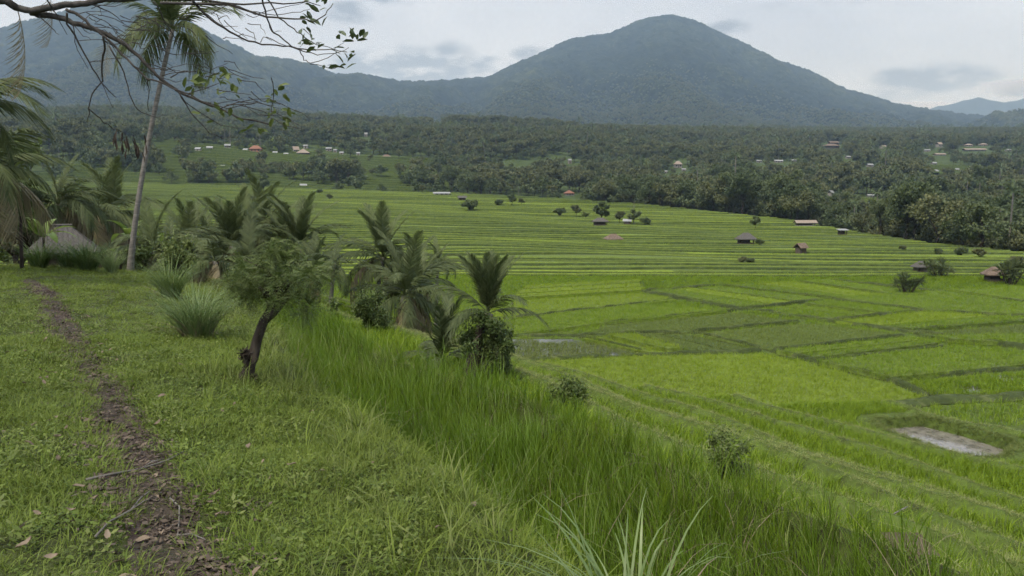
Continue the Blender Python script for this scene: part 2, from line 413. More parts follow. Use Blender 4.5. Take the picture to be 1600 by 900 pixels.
# everything farther: valley floor under the fields, ravine, rising woods, to the foot of the mountains
azg = np.linspace(R(-52), R(52), 420); rg = np.concatenate([np.linspace(20, 110, 60), 112 * (3300 / 112) ** np.linspace(0, 1, 260)])
A_, R_ = np.meshgrid(azg, rg, indexing='ij'); X_ = R_ * np.sin(A_); Y_ = R_ * np.cos(A_)
s_, t_ = to_st(X_, Y_)
Z_ = H(X_, Y_)
inhill = (s_ < 93) & (t_ < 58) & (s_ > -23)
Z_ = np.where(inhill & (Y_ < 116), Z_ - 2.0, Z_)
Z_ = np.where((X_ < xe(Y_) + 1) & (Y_ > 92) & (Y_ < 446), Z_ - 1.2, Z_)
tag(obj('ground', grid_mesh('ground', X_, Y_, Z_, M['forestfloor'])), kind='structure')

# ---- mountains
SK = [(-900, 190), (-500, 140), (-300, 100), (-100, 68), (0, 43), (95, 15), (150, -4), (200, -12), (250, 6), (300, 32), (350, 60), (406, 85), (480, 101), (560, 122),
      (640, 124), (700, 122), (760, 118), (800, 100), (850, 78), (890, 60), (950, 50), (1000, 28), (1050, 20), (1090, 32), (1160, 65), (1220, 92), (1280, 118),
      (1330, 140), (1400, 160), (1500, 174), (1600, 186), (1800, 205), (2300, 235), (3000, 250)]
ua = np.linspace(-1.05, 1.15, 1300); pxs = 800 + FPX * ua
_rv = [ray(a, b) for a, b in SK]; skz = np.interp(ua, [q[0] / q[1] for q in _rv], [q[2] / q[1] for q in _rv]) - .0022
kk = np.exp(-(np.arange(-6, 7) / 3.0) ** 2); kk /= kk.sum(); skz = np.convolve(np.pad(skz, 6, mode='edge'), kk, mode='valid')
yr = 4700 + 500 * np.exp(-((ua - .2) / .25) ** 2) - 300 * np.exp(-((ua + .5) / .3) ** 2)
qv = np.concatenate([np.linspace(0, 1, 420), np.linspace(1.006, 1.35, 40)])
U, Q = np.meshgrid(ua, qv, indexing='ij'); YR = yr[:, None]; Yv = 2350 + (YR - 2350) * Q; Xv = U * Yv
base = far(Xv, np.full_like(Xv, 2350.)) ; ridge = (skz * yr)[:, None]
Zv = np.where(Q <= 1, lerp(base - 6, ridge, np.clip(Q, 0, 1) ** 1.06), ridge - (Q - 1) * 1900)
gul = np.abs(fbm(Xv / 420 + .15 * fbm(Xv / 300, Yv / 300, 31), Yv / 1500, 33, 4))
env = np.clip(Q, 0, 1) * np.clip(1.05 - Q, 0, 1) * 4
Zv = Zv + env * (190 * gul - 60) + env * 45 * fbm(Xv / 240, Yv / 300, 37)
d1, v1 = cells(Xv / 21, Yv / 24, 41); d2, v2 = cells(Xv / 11, Yv / 13, 45)
crown = 12 * np.sqrt(np.clip(1 - (d1 / .8) ** 2, 0, 1)) * (.4 + v1) + 4 * np.clip(1 - d2, 0, 1)
Zv = Zv + crown * sstep(0, .05, Q)
tone = np.clip(.05 + .75 * v1 * np.clip(1.1 - d1, 0, 1) + .35 * v2 * np.clip(1.1 - d2, 0, 1) + .3 * fbm(Xv / 90, Yv / 120, 47) + .9 * (gul - .25) * env, 0, 1)  # shade put into the tone: darker in gullies and between crowns
MV = np.stack([Xv, Yv, Zv], -1); MQ = Q.copy()
tone = tone[:-1, :-1].ravel()
tag(obj('mountain', grid_mesh('mountain', Xv, Yv, Zv, M['mountain'], attr={'tone': tone})), kind='structure')
# blue range far beyond, right
SK2 = [(1100, 230), (1380, 190), (1440, 172), (1480, 160), (1505, 152), (1530, 149), (1548, 158), (1570, 164), (1600, 150), (1660, 138), (1760, 132), (1900, 150), (2200, 220)]
ua = np.linspace(.2, 1.2, 420); pxs = 800 + FPX * ua
_rv = [ray(a, b) for a, b in SK2]; skz = np.interp(ua, [q[0] / q[1] for q in _rv], [q[2] / q[1] for q in _rv])
qv = np.linspace(0, 1.3, 50); U, Q = np.meshgrid(ua, qv, indexing='ij'); Yv = 6200 + 2600 * Q; Xv = U * Yv
Zv = np.where(Q <= 1, (skz * 8800)[:, None] * np.clip(Q, 0, 1) ** 1.2, (skz * 8800)[:, None] * (1 - (Q - 1) * 2)) + 120 * fbm(Xv / 500, Yv / 700, 51) * np.clip(1.1 - np.abs(Q - .6), 0, 1)
tag(obj('far_mountain', grid_mesh('far_mountain', Xv, Yv, Zv, M['mountain'], attr={'tone': np.full((419 * 49,), .4)})), kind='structure')

# ---- stepped rice terraces of the valley
def terraces(name, Ys, x0, x1f, zf, W, ncol, seed, tone0, lipz=.22, rice=.34):
    r = np.random.default_rng(seed); V = []; F = []; MI = []; TN = []; off = 0
    K = len(Ys) - 1
    for k in range(K):
        x1 = float(x1f(Ys[k])); n = max(12, int(ncol * (x1 - x0) / 400)); x = np.linspace(x0, x1, n)
        ya = Ys[k] + W(x, Ys[k]); yb = Ys[k + 1] + W(x, Ys[k + 1])
        z = zf(x, .5 * (ya + yb)); zn = zf(x, .5 * (yb + Ys[min(k + 2, K)] + W(x, Ys[min(k + 2, K)])))
        zp = zf(x, ya - 3.0) if k == 0 else zf(x, .5 * (ya + Ys[k - 1] + W(x, Ys[k - 1])))
        w = np.maximum(yb - ya, 1.6)
        bump = .05 * vnoise(x / 2.5, x * 0 + k, seed)
        tilt = .36 + .6 * vnoise(x / 25, x * 0 + k * 1.3, seed + 6) + .35 * sstep(-40, -110, x) * sstep(150, 220, ya)
        prof = [(ya - .32, zp - .6), (ya - .05, z + .1 + bump), (ya + .05, z + lipz + bump), (ya + .42, z + lipz + bump), (ya + .5, z - .02), (ya + .62, z + rice + bump),
                (ya + w * .5, z + rice - tilt * .4 + .06 * vnoise(x / 3, x * 0 + k, seed + 3)), (ya + w - .75, z + rice - tilt), (ya + w - .68, z - .02 - tilt), (ya + w - .3, z - .1 - tilt)]
        for (yy, zz) in prof: V.append(np.stack([x, yy, zz], -1))
        m = len(prof)
        cuts = np.cumsum(r.uniform(14, 70, 60)) + x0; plot = np.searchsorted(cuts, x[:-1] + .5)
        tn = r.uniform(-.24, .22, 80)[plot] + tone0(x[:-1], ya[:-1])
        for j in range(m - 1):
            i = off + j * n + np.arange(n - 1)
            F.append(np.stack([i, i + 1, i + 1 + n, i + n], -1)); MI.append(np.full(n - 1, 1 if j in (4, 5, 6, 7) else 0)); TN.append(np.clip(tn, 0, 1))
        off += m * n; zprev = z
    me = mesh_np(name, np.concatenate(V), np.concatenate(F), (M['bankfar'], M['canopy']), np.concatenate(MI), attr={'tone': np.concatenate(TN)})
    return tag(obj(name, me), kind='structure')
r_ = np.random.default_rng(11)
Ys = [96.0]
while Ys[-1] < 432:
    Ys.append(Ys[-1] + (3.6 if Ys[-1] < 118 else 4.2 if Ys[-1] < 160 else 5.0 if Ys[-1] < 260 else 5.8) * r_.uniform(.5, 1.6))
def W1(x, Y): return (10 * np.sin(x / 48 + Y / 70) + 3.4 * np.sin(x / 19 + Y / 15 + np.sin(x / 31)) + 1.0 * np.sin(x / 7.5 + Y / 3.1)) * sstep(96, 125, Y) + .35 * np.sin(x / 5 + Y * 2) + 2.4 * vnoise(x / 30, Y * 3.7 + 0 * x, 12) - .05 * x * sstep(110, 200, Y)
def tone1(x, Y): return .42 + .25 * sstep(160, 110, Y) * 0 + .16 * np.sin(x / 60 + Y / 40) - .16 * sstep(200, 330, Y) - .18 * sstep(-60, -160, x) * sstep(180, 260, Y)
terraces('rice_terraces', Ys, -330, lambda Y: np.interp(Y, XE_Y, XE_X) + 2, plat, W1, 420, 3, tone1)
Ys2 = list(np.linspace(446, 690, 20))
def W2(x, Y): return 10 * np.sin(x / 50 + Y / 90) + 3 * np.sin(x / 18 + Y / 30)
def hillz(x, y): return far(x, y) + 1.0
terraces('hill_terraces', Ys2, -300, lambda Y: -40 + (Y - 446) * .1, hillz, W2, 200, 5, lambda x, Y: .3 + 0 * x, .3, .4)
terraces('wood_clearing_terraces', list(np.linspace(395, 445, 7)), 160, lambda Y: 245., hillz, W2, 300, 6, lambda x, Y: .35 + 0 * x, .3, .4)
terraces('slope_clearing_terraces', list(np.linspace(600, 720, 9)), 345, lambda Y: 410., hillz, W2, 300, 8, lambda x, Y: .3 + 0 * x, .3, .4)

# ================================================================= scatter by geometry nodes (grass, rice, far woods)
PROTO = {}
def proto_col(name, meshes):
    c = bpy.data.collections.new(name)
    for q, me in enumerate(meshes): c.objects.link(bpy.data.objects.new(f'{name}_{q:02d}', me))
    PROTO[name] = (c, len(meshes)); return c
def scatter(name, pts, rot, scl, col, kind='stuff', label=None, cat=None, idx=None):
    c, nv = PROTO[col]; n = len(pts)
    me = bpy.data.meshes.new(name); me.vertices.add(n); me.vertices.foreach_set('co', np.asarray(pts, np.float32).ravel())
    at = me.attributes.new('rot', 'FLOAT_VECTOR', 'POINT'); at.data.foreach_set('vector', np.asarray(rot, np.float32).ravel())
    at = me.attributes.new('scl', 'FLOAT', 'POINT'); at.data.foreach_set('value', np.asarray(scl, np.float32))
    at = me.attributes.new('idx', 'INT', 'POINT'); at.data.foreach_set('value', rng.integers(0, nv, n).astype(np.int32) if idx is None else idx.astype(np.int32))
    o = obj(name, me); ng = bpy.data.node_groups.new(name, 'GeometryNodeTree')
    ng.interface.new_socket('Geometry', in_out='INPUT', socket_type='NodeSocketGeometry'); ng.interface.new_socket('Geometry', in_out='OUTPUT', socket_type='NodeSocketGeometry')
    gi = ng.nodes.new('NodeGroupInput'); go = ng.nodes.new('NodeGroupOutput'); ip = ng.nodes.new('GeometryNodeInstanceOnPoints'); ci = ng.nodes.new('GeometryNodeCollectionInfo')
    ci.inputs['Collection'].default_value = c; ci.inputs['Separate Children'].default_value = True; ci.inputs['Reset Children'].default_value = True
    ip.inputs['Pick Instance'].default_value = True
    def named(nm, ty):
        a = ng.nodes.new('GeometryNodeInputNamedAttribute'); a.data_type = ty; a.inputs['Name'].default_value = nm; return a.outputs['Attribute']
    L = ng.links.new
    L(gi.outputs[0], ip.inputs['Points']); L(ci.outputs[0], ip.inputs['Instance']); L(named('idx', 'INT'), ip.inputs['Instance Index'])
    e = ng.nodes.new('FunctionNodeEulerToRotation'); L(named('rot', 'FLOAT_VECTOR'), e.inputs[0]); L(e.outputs[0], ip.inputs['Rotation'])
    L(named('scl', 'FLOAT'), ip.inputs['Scale']); L(ip.outputs[0], go.inputs[0])
    md = o.modifiers.new('scatter', 'NODES'); md.node_group = ng
    return tag(o, label, cat, None, kind)

def blades(base, up, out, width, segs=3, r=None, tipw=.12):
    """n grass blades: base (n,3), up = rise vector, out = sideways bend at the tip"""
    n = len(base); side = np.stack([-out[:, 1], out[:, 0], np.zeros(n)], -1); l = np.linalg.norm(side, axis=1, keepdims=True)
    rr = rng.normal(size=(n, 3)) * [1, 1, 0]; side = np.where(l > 1e-4, side / np.maximum(l, 1e-4), rr)
    side = side + .5 * rr; side /= np.linalg.norm(side, axis=1, keepdims=True)
    V = []
    for j in range(segs + 1):
        f = j / segs; p = base + up * (f - .18 * f * f * f) + out * f ** 2.2
        w = (width * (1 - (1 - tipw) * f ** 1.6))[:, None] * .5
        V += [p - side * w, p + side * w]
    V = np.stack(V, 1); k = 2 * (segs + 1)
    F = np.array([[2 * j, 2 * j + 1, 2 * j + 3, 2 * j + 2] for j in range(segs)])
    return V.reshape(-1, 3), (np.arange(n)[:, None, None] * k + F[None]).reshape(-1, 4)
def tuft(name, m, n, rad, h0, h1, lean, bend, w0, w1, segs=3):
    a = rng.uniform(0, 2 * np.pi, n); rr = rad * np.sqrt(rng.uniform(0, 1, n)); base = np.stack([rr * np.cos(a), rr * np.sin(a), np.full(n, -.02)], -1)
    h = rng.uniform(h0, h1, n); a2 = a + rng.normal(0, .7, n); d = np.stack([np.cos(a2), np.sin(a2), np.zeros(n)], -1)
    up = np.stack([np.zeros(n), np.zeros(n), h], -1) + d * (h * rng.uniform(0, lean, n))[:, None]
    out = d * (h * rng.uniform(.05, bend, n))[:, None] - np.array([0, 0, 1]) * (h * rng.uniform(0, bend * .45, n))[:, None]
    V, F = blades(base, up, out, rng.uniform(w0, w1, n), segs)
    return mesh_np(name, V, F, (m,))
def in_view(x, y, z, mx=60, my=60):
    px, py = proj(x, y, z); return (y > 0) & (px > -mx) & (px < 1600 + mx) & (py > -my) & (py < 900 + 3 * my)
def euls(n, tilt=.1): return np.stack([rng.normal(0, tilt, n), rng.normal(0, tilt, n), rng.uniform(0, 6.283, n)], -1)
def hsurf(x, y): return np.stack([x, y, H(x, y)], -1)

# ---- footpath
PATH_PX = [(330, 930), (275, 870), (225, 760), (190, 680), (150, 600), (118, 550), (95, 505), (84, 480), (70, 455), (40, 436)]
pp = np.array([hit(a, min(b, 899) if b < 900 else 899) if b < 900 else hit(a, 899) - np.array([-.15, .5, 0]) for a, b in PATH_PX]); pp = pp[np.argsort(pp[:, 1])]
ps = np.linspace(pp[0, 1] - .6, pp[-1, 1], 260); pxx = np.interp(ps, pp[:, 1], pp[:, 0])
kk = np.ones(15) / 15; pxx = np.convolve(np.pad(pxx, 7, mode='edge'), kk, mode='valid')
pw_l = .20 + .09 * vnoise(ps * 1.7, ps * 0, 61) + .1 * vnoise(ps * .5, ps * 0, 62); pw_r = .22 + .10 * vnoise(ps * 1.9, ps * 0, 63) + .12 * vnoise(ps * .5, ps * 0, 64)
def path_dist(x, y): return np.abs(x - np.interp(y, ps, pxx)) * .84
rows = []
for f in np.linspace(-1, 1, 9):
    x = pxx + np.where(f < 0, f * pw_l, f * pw_r) * 1.25; y = ps + 0 * x
    rows.append(np.stack([x, y, H(x, y) + .012 * (1 - abs(f)) + .004 + .012 * vnoise(x * 9, y * 9, 66) * (1 - abs(f))], -1))
Rw = np.stack(rows, 1); tag(obj('path', grid_mesh('path', Rw[..., 0], Rw[..., 1], Rw[..., 2], M['path'])), kind='structure')

# ---- turf on the spur
proto_col('turf_tuft', [tuft('turf_tuft', M['turf'], 60, .17, .02, .095, 1.0, .9, .0028, .007, 2) for _ in range(5)] + [tuft('turf_tuft', M['turf_dark'], 44, .15, .015, .07, 1.3, .9, .004, .013, 2) for _ in range(4)])
proto_col('weed_tuft', [tuft('weed_tuft', M['turf'], 22, .10, .10, .30, .6, .8, .004, .009, 3) for _ in range(4)] + [tuft('weed_tuft', M['bank'], 22, .12, .12, .34, .6, .9, .004, .010, 3) for _ in range(3)])
def turf_points(n, s0, s1, t0, t1):
    s = rng.uniform(s0, s1, n); t = rng.uniform(t0, t1, n); x, y = to_xy(s, t); return s, t, x, y
S0, T0, X0, Y0 = [np.concatenate(q) for q in zip(turf_points(26000, -3.5, 8, -5, 2.2), turf_points(26000, 8, 30, -14, 5.4))]
ok = in_view(X0, Y0, H(X0, Y0), 80) & (path_dist(X0, Y0) > .13 + .16 * vnoise(X0 * 2.1, Y0 * 2.1, 75) + .14 * rng.uniform(-1, 1, len(X0)) ** 3) & (T0 < edge(0, S0) + .1)
dens = .55 + 1.4 * vnoise(X0 * 1.1, Y0 * 1.1, 70); ok &= rng.uniform(0, 1, len(X0)) < np.clip(dens + .35, .3, 1)
n = ok.sum(); scatter('turf_grass', hsurf(X0[ok], Y0[ok]), euls(n, .15), rng.uniform(.6, 1.25, n) * (1 + .25 * sstep(8, 25, Y0[ok])), 'turf_tuft', label='short trodden turf on both sides of the footpath', cat='grass')
S0, T0, X0, Y0 = turf_points(17000, -4, 32, -14, 5.6)
prob = .04 + .75 * sstep(-1.3, 0, T0 - edge(0, S0)) * sstep(.6, .5, T0 - edge(0, S0)) + .35 * sstep(.1, .3, vnoise(X0 * .6, Y0 * .6, 72)) + .5 * sstep(-4, -9, T0) * sstep(10, 20, S0)
ok = in_view(X0, Y0, H(X0, Y0), 80) & (path_dist(X0, Y0) > .35) & (rng.uniform(0, 1, len(X0)) < prob)
n = ok.sum(); scatter('verge_grass', hsurf(X0[ok], Y0[ok]), euls(n, .2), rng.uniform(.6, 1.35, n), 'weed_tuft', label='rough longer grass on the bank between turf and rice', cat='grass')

# small broad leaved weeds in the turf, scraps of dead leaf on the path
def rosette(name, m, n, rad, l0, l1, asp, zmax):
    a = rng.uniform(0, 6.283, n); rr = rad * np.sqrt(rng.uniform(0, 1, n)); p = np.stack([rr * np.cos(a), rr * np.sin(a), rng.uniform(.004, zmax, n)], -1)
    ax = np.stack([np.cos(a), np.sin(a), rng.uniform(-.4, .5, n)], -1) + rng.normal(0, .4, (n, 3)) * [1, 1, .3]; ax /= np.linalg.norm(ax, axis=1, keepdims=True)
    sd_ = np.stack([-ax[:, 1], ax[:, 0], rng.normal(0, .3, n)], -1); l = rng.uniform(l0, l1, n)
    sd_ /= np.linalg.norm(sd_, axis=1, keepdims=True)
    V = np.stack([p - ax * l[:, None] * .5, p + sd_ * (l * asp * .5)[:, None], p + ax * l[:, None] * .5, p - sd_ * (l * asp * .5)[:, None]], 1).reshape(-1, 3)
    return mesh_np(name, V, np.arange(4 * n).reshape(n, 4), (m,))
proto_col('weed_leaf', [rosette('weed_leaf', M['turf_dark'], 22, .12, .018, .045, .6, .07) for _ in range(4)] + [rosette('weed_leaf', M['bank'], 16, .10, .02, .05, .5, .09) for _ in range(2)])
proto_col('scrap', [rosette('scrap', M['scrap'], 14, .09, .012, .045, .5, .012) for _ in range(5)])
S0, T0, X0, Y0 = turf_points(7000, -3.5, 14, -6, 2.6)
ok = in_view(X0, Y0, H(X0, Y0), 80) & (path_dist(X0, Y0) > .22) & (T0 < edge(0, S0)) & (vnoise(X0 * .9, Y0 * .9, 74) > -.12)
n = ok.sum(); scatter('turf_weeds', hsurf(X0[ok], Y0[ok]), euls(n, .1), rng.uniform(.6, 1.2, n), 'weed_leaf', label='small broad leaved weeds mixed into the turf', cat='weeds')
yy = 2.6 + 16 * rng.uniform(0, 1, 1000) ** 1.7; xx = np.interp(yy, ps, pxx) + rng.normal(0, .19, len(yy)); n = len(yy)
scatter('leaf_litter', hsurf(xx, yy) + [0, 0, .012], euls(n, .08), rng.uniform(.7, 1.5, n), 'scrap', label='small scraps of dead leaf strewn along the dirt footpath', cat='leaf litter')

# ---- rice
proto_col('rice_near', [tuft('rice_near', M['rice_near'], 15, .07, .40, .80, .25, .32, .006, .011, 3) for _ in range(6)])
proto_col('rice_mid', [tuft('rice_mid', M['rice'], 14, .12, .30, .52, .35, .4, .012, .022, 2) for _ in range(5)])
proto_col('rice_far', [tuft('rice_far', M['rice'], 26, .27, .28, .44, .35, .4, .013, .024, 2) for _ in range(5)])
proto_col('rice_far_bright', [tuft('rice_far', M['rice_bright'], 26, .27, .28, .46, .35, .4, .013, .024, 2) for _ in range(5)])
proto_col('rice_far_dull', [tuft('rice_far', M['rice_dull'], 18, .25, .20, .34, .4, .4, .012, .022, 2) for _ in range(5)])
proto_col('lip_tuft', [tuft('lip_tuft', M['lip'], 20, .18, .08, .26, .8, .8, .008, .018, 2) for _ in range(5)])
proto_col('bank_tuft', [tuft('bank_tuft', M['bank'], 20, .2, .08, .30, .8, .8, .010, .022, 2) for _ in range(5)])
def rows_st(s0, s1, t0, t1, ds, dt, jit):
    s, t = np.meshgrid(np.arange(s0, s1, ds), np.arange(t0, t1, dt), indexing='ij'); s = s.ravel(); t = t.ravel()
    return s + rng.normal(0, jit, len(s)), t + rng.normal(0, jit, len(t))
s, t = rows_st(-7, 18, 1.6, 5.6, .14, .14, .05); x, y = to_xy(s, t)
ok = in_view(x, y, H(x, y) + .4, 120, 120) & (t > edge(0, s) + .45) & (t < edge(1, s) - .12) & (np.hypot(x - .0, y - 3.1) > .6)
x, y = x[ok], y[ok]; n = len(x); er = euls(n, .10); gust = vnoise(x * .55, y * .55, 79)
er[:, 0] += .35 * gust; er[:, 1] += .30 * vnoise(x * .6 + 9, y * .6, 80); er[:, 2] = rng.uniform(-.9, .9, n)
scatter('tall_rice', hsurf(x, y), er, rng.uniform(.7, 1.15, n) * (1 + .55 * vnoise(x * .8, y * .8, 81)), 'rice_near', label='dense tall green rice filling the terrace below the footpath', cat='rice')
proto_col('straw', [tuft('straw', M['litter'], 4, .05, .35, .75, .5, .9, .004, .008, 4) for _ in range(4)] + [tuft('straw', M['bank'], 7, .06, .4, .85, .5, .8, .006, .012, 4) for _ in range(4)])
q = rng.choice(len(x), 420, replace=False); scatter('rice_weeds', hsurf(x[q], y[q]), euls(420, .25), rng.uniform(.7, 1.3, 420), 'straw', label='dry stalks and pale weeds sticking out of the tall rice', cat='weeds')
PTS = [[], []]
for k in range(1, 8):
    t0, t1 = T_EDGE[k], T_EDGE[k + 1]
    s, t = rows_st(-30, 46, t0 + .2, t1 + .6, .18, .18, .05); x, y = to_xy(s, t)
    ok = in_view(x, y, H(x, y) + .3) & (t > edge(k, s) + (1.0 if k == 1 else .6)) & (t < edge(k + 1, s) - .45) & (H(x, y) > T_LEV[k] - .25) & (H(x, y) < T_LEV[k] + .2)
    PTS[0].append(x[ok]); PTS[1].append(y[ok])
RX, RY = np.concatenate(PTS[0]), np.concatenate(PTS[1])

# the sunken muddy pond and the notch of bare earth are kept free of rice
def poly_mask(x, y, poly, grow=0.0):
    poly = np.asarray(poly); c = poly.mean(0); poly = c + (poly - c) * (1 + grow / np.maximum(np.linalg.norm(poly - c, axis=1, keepdims=True), .1))
    ins = np.zeros(np.shape(x), bool); j = len(poly) - 1
    for i in range(len(poly)):
        (xi, yi), (xj, yj) = poly[i], poly[j]
        ins ^= ((yi > y) != (yj > y)) & (x < (xj - xi) * (y - yi) / ((yj - yi) if abs(yj - yi) > 1e-9 else 1e-9) + xi); j = i
    return ins
keep = ~poly_mask(RX, RY, POND, 1.0)
RX, RY = RX[keep], RY[keep]
n = len(RX); scatter('terrace_rice', hsurf(RX, RY), euls(n, .12), rng.uniform(.8, 1.2, n) * (.92 + .25 * vnoise(RX * .3, RY * .3, 78)), 'rice_mid', label='green rice on the narrow terraces stepping down the slope', cat='rice')
# grass on lips and risers of the near terraces
PTS = []
for k in range(1, 9):
    s = rng.uniform(-30, 46, 2600); t = edge(k, s) + rng.normal(-.12, .14, 2600); x, y = to_xy(s, t)
    ok = in_view(x, y, H(x, y)); PTS.append(np.stack([x[ok], y[ok], H(x[ok], y[ok])], -1))
PT = np.concatenate(PTS); n = len(PT); scatter('terrace_edge_grass', PT, euls(n, .3), rng.uniform(.3, .6, n), 'lip_tuft', label='short grass on the lips of the near rice terraces', cat='grass')

# ---- flat paddies of the valley floor (outline in the photograph, kind of crop, water)
PADDY = [
    ('bright', 0, [(800, 566), (1000, 556), (1190, 553), (1262, 568), (1390, 600), (1455, 624), (1330, 640), (1130, 650), (1050, 640), (960, 628), (860, 600), (815, 585)]),
    ('dull', 1, [(800, 528), (895, 528), (1012, 554), (900, 560), (805, 563)]),
    ('bright', 0, [(905, 528), (985, 524), (1070, 548), (1022, 552)]),
    ('dull', 0, [(1080, 522), (1255, 506), (1285, 507), (1415, 524), (1205, 546)]),
    ('dull', 0, [(990, 523), (1068, 521), (1190, 547), (1082, 548)]),
    ('rice', 0, [(1210, 551), (1420, 529), (1470, 538), (1268, 562)]),
    ('rice', 0, [(1275, 567), (1485, 544), (1600, 558), (1640, 570), (1390, 594)]),
    ('rice', 1, [(1400, 598), (1640, 577), (1640, 612), (1475, 621)]),
    ('rice', 0, [(1432, 522), (1620, 506), (1640, 543), (1480, 533)]),
    ('rice', 0, [(1302, 503), (1442, 488), (1640, 500), (1425, 516)]),
    ('rice', 0, [(1166, 485), (1290, 470), (1432, 486), (1295, 501)]),
    ('dull', 0, [(950, 508), (1150, 488), (1250, 502), (1075, 518), (905, 525)]),
    ('rice', 0, [(800, 500), (1000, 476), (1140, 486), (940, 506), (800, 524)]),
    ('bright', 0, [(800, 470), (1000, 458), (1060, 468), (980, 477), (800, 497)]),
    ('rice', 0, [(1015, 455), (1120, 448), (1290, 467), (1160, 482)]),
    ('rice', 0, [(1130, 446), (1290, 438), (1450, 462), (1300, 467)]),
    ('rice', 0, [(1300, 466), (1470, 455), (1640, 480), (1640, 494), (1450, 486)]),
    ('rice', 0, [(1480, 452), (1640, 446), (1640, 476)]),
    ('bright', 0, [(640, 480), (790, 470), (790, 498), (640, 510)]),
    ('rice', 0, [(560, 520), (640, 512), (790, 501), (790, 527), (640, 540)]),
    ('bright', 0, [(820, 448), (1000, 438), (1005, 455), (800, 467)]),
]
_r = np.random.default_rng(17); SPL = []; ORIG = []
for kind, wet, pl in PADDY:
    ys_ = [b for a, b in pl]
    if len(pl) == 4 and not wet and max(ys_) - min(ys_) > 17:
        ORIG.append(np.array([G(a, b, FLOOR + .15)[:2] for a, b in pl])); v = np.array(pl, float); nsp = 2 if max(ys_) > 505 else 3; cuts_ = [0] + [(q + 1) / nsp + _r.uniform(-.08, .08) for q in range(nsp - 1)] + [1]
        side = np.linalg.norm(v[1] - v[0]) + np.linalg.norm(v[2] - v[3]) >= np.linalg.norm(v[3] - v[0]) + np.linalg.norm(v[2] - v[1])
        A, B, C_, D_ = (v[0], v[1], v[2], v[3]) if side else (v[1], v[2], v[3], v[0])
        for q in range(nsp):
            f0, f1 = cuts_[q] + (.045 if q else 0), cuts_[q + 1] - (.045 if q < nsp - 1 else 0); kd = kind if _r.uniform() < .6 else ['rice', 'bright', 'dull'][int(_r.integers(3))]
            SPL.append((kd, 0, [tuple(A + (D_ - A) * f0), tuple(B + (C_ - B) * f0), tuple(B + (C_ - B) * f1), tuple(A + (D_ - A) * f1)]))
    else: SPL.append((kind, wet, pl))
PADDY = SPL
PX_ = {'rice': [[], [], []], 'bright': [[], [], []], 'dull': [[], [], []]}
allp = []; STAND = []
for kind, wet, pl in PADDY:
    poly = np.array([G(a, b, FLOOR + .15)[:2] for a, b in pl]); allp.append(poly)
    lo, hi = poly.min(0), poly.max(0); sp = .27 if wet else .34 if hi[1] < 75 else .42
    gx, gy = np.meshgrid(np.arange(lo[0], hi[0], sp), np.arange(lo[1], hi[1], sp)); gx = gx.ravel() + rng.normal(0, .07, gx.size); gy = gy.ravel() + rng.normal(0, .07, gy.size)
    ok = poly_mask(gx, gy, poly, -.15)
    if wet: ok &= (vnoise(gx * .45, gy * .45, 77) > -.34) & (rng.uniform(0, 1, len(gx)) < .96)
    dz_ = 0.0 if wet else float(_r.uniform(0, .22)); PX_[kind][0].append(gx[ok]); PX_[kind][1].append(gy[ok]); PX_[kind][2].append(np.full(ok.sum(), FLOOR + .05 + dz_))
    nv = len(poly)
    V = [(p[0], p[1], FLOOR + (.06 if wet else .03)) for p in poly]
    STAND.append((poly, wet, kind, dz_))
    me = bpy.data.meshes.new('paddy'); me.from_pydata(V, [], [tuple(range(nv))]); me.materials.append(M['water'] if wet else M['soil_dark']); me.update()
    tag(obj('flooded_paddy' if wet else 'paddy', me), kind='structure')
for kind, nm, lab in (('rice', 'paddy_rice', 'mid green rice in the flat valley paddies'), ('bright', 'bright_paddy_rice', 'bright yellow green rice in the big valley paddy'), ('dull', 'young_paddy_rice', 'thin dull green young rice in flooded paddies')):
    x = np.concatenate(PX_[kind][0]); y = np.concatenate(PX_[kind][1]); n = len(x)
    z = np.concatenate(PX_[kind][2])
    scatter(nm, np.stack([x, y, z], -1), euls(n, .12), rng.uniform(.75, 1.2, n), {'rice': 'rice_far', 'bright': 'rice_far_bright', 'dull': 'rice_far_dull'}[kind], label=lab, cat='rice')
for poly in ORIG:
    me = bpy.data.meshes.new('paddy_soil'); me.from_pydata([(v[0], v[1], FLOOR + .02) for v in poly], [], [tuple(range(len(poly)))]); me.materials.append(M['soil_dark']); me.update(); tag(obj('paddy_soil', me), kind='structure')
TN_ = {'rice': .30, 'bright': .50, 'dull': .06}
for q, (poly, wet, kind, dz_) in enumerate(STAND):
    if wet: continue
    c_ = poly.mean(0); d_ = (poly - c_); l_ = np.linalg.norm(d_, axis=1, keepdims=True); a_ = c_ + d_ * (1 - .12 / l_); b_ = c_ + d_ * (1 - .22 / l_); nv = len(poly)
    zz = FLOOR + dz_ + (.15 if kind != 'dull' else .08)
    V = [(*v, FLOOR - .02) for v in a_] + [(*v, zz) for v in b_]; F = [(i, (i + 1) % nv, nv + (i + 1) % nv, nv + i) for i in range(nv)] + [tuple(range(nv, 2 * nv))]
    me = bpy.data.meshes.new('rice_stand'); me.from_pydata(V, [], F); me.materials.append(M['canopy']); at = me.attributes.new('tone', 'FLOAT', 'FACE'); at.data.foreach_set('value', [TN_[kind] + .12 * math.sin(q * 2.1)] * len(F)); me.update()
    tag(obj('rice_stand', me), kind='structure')
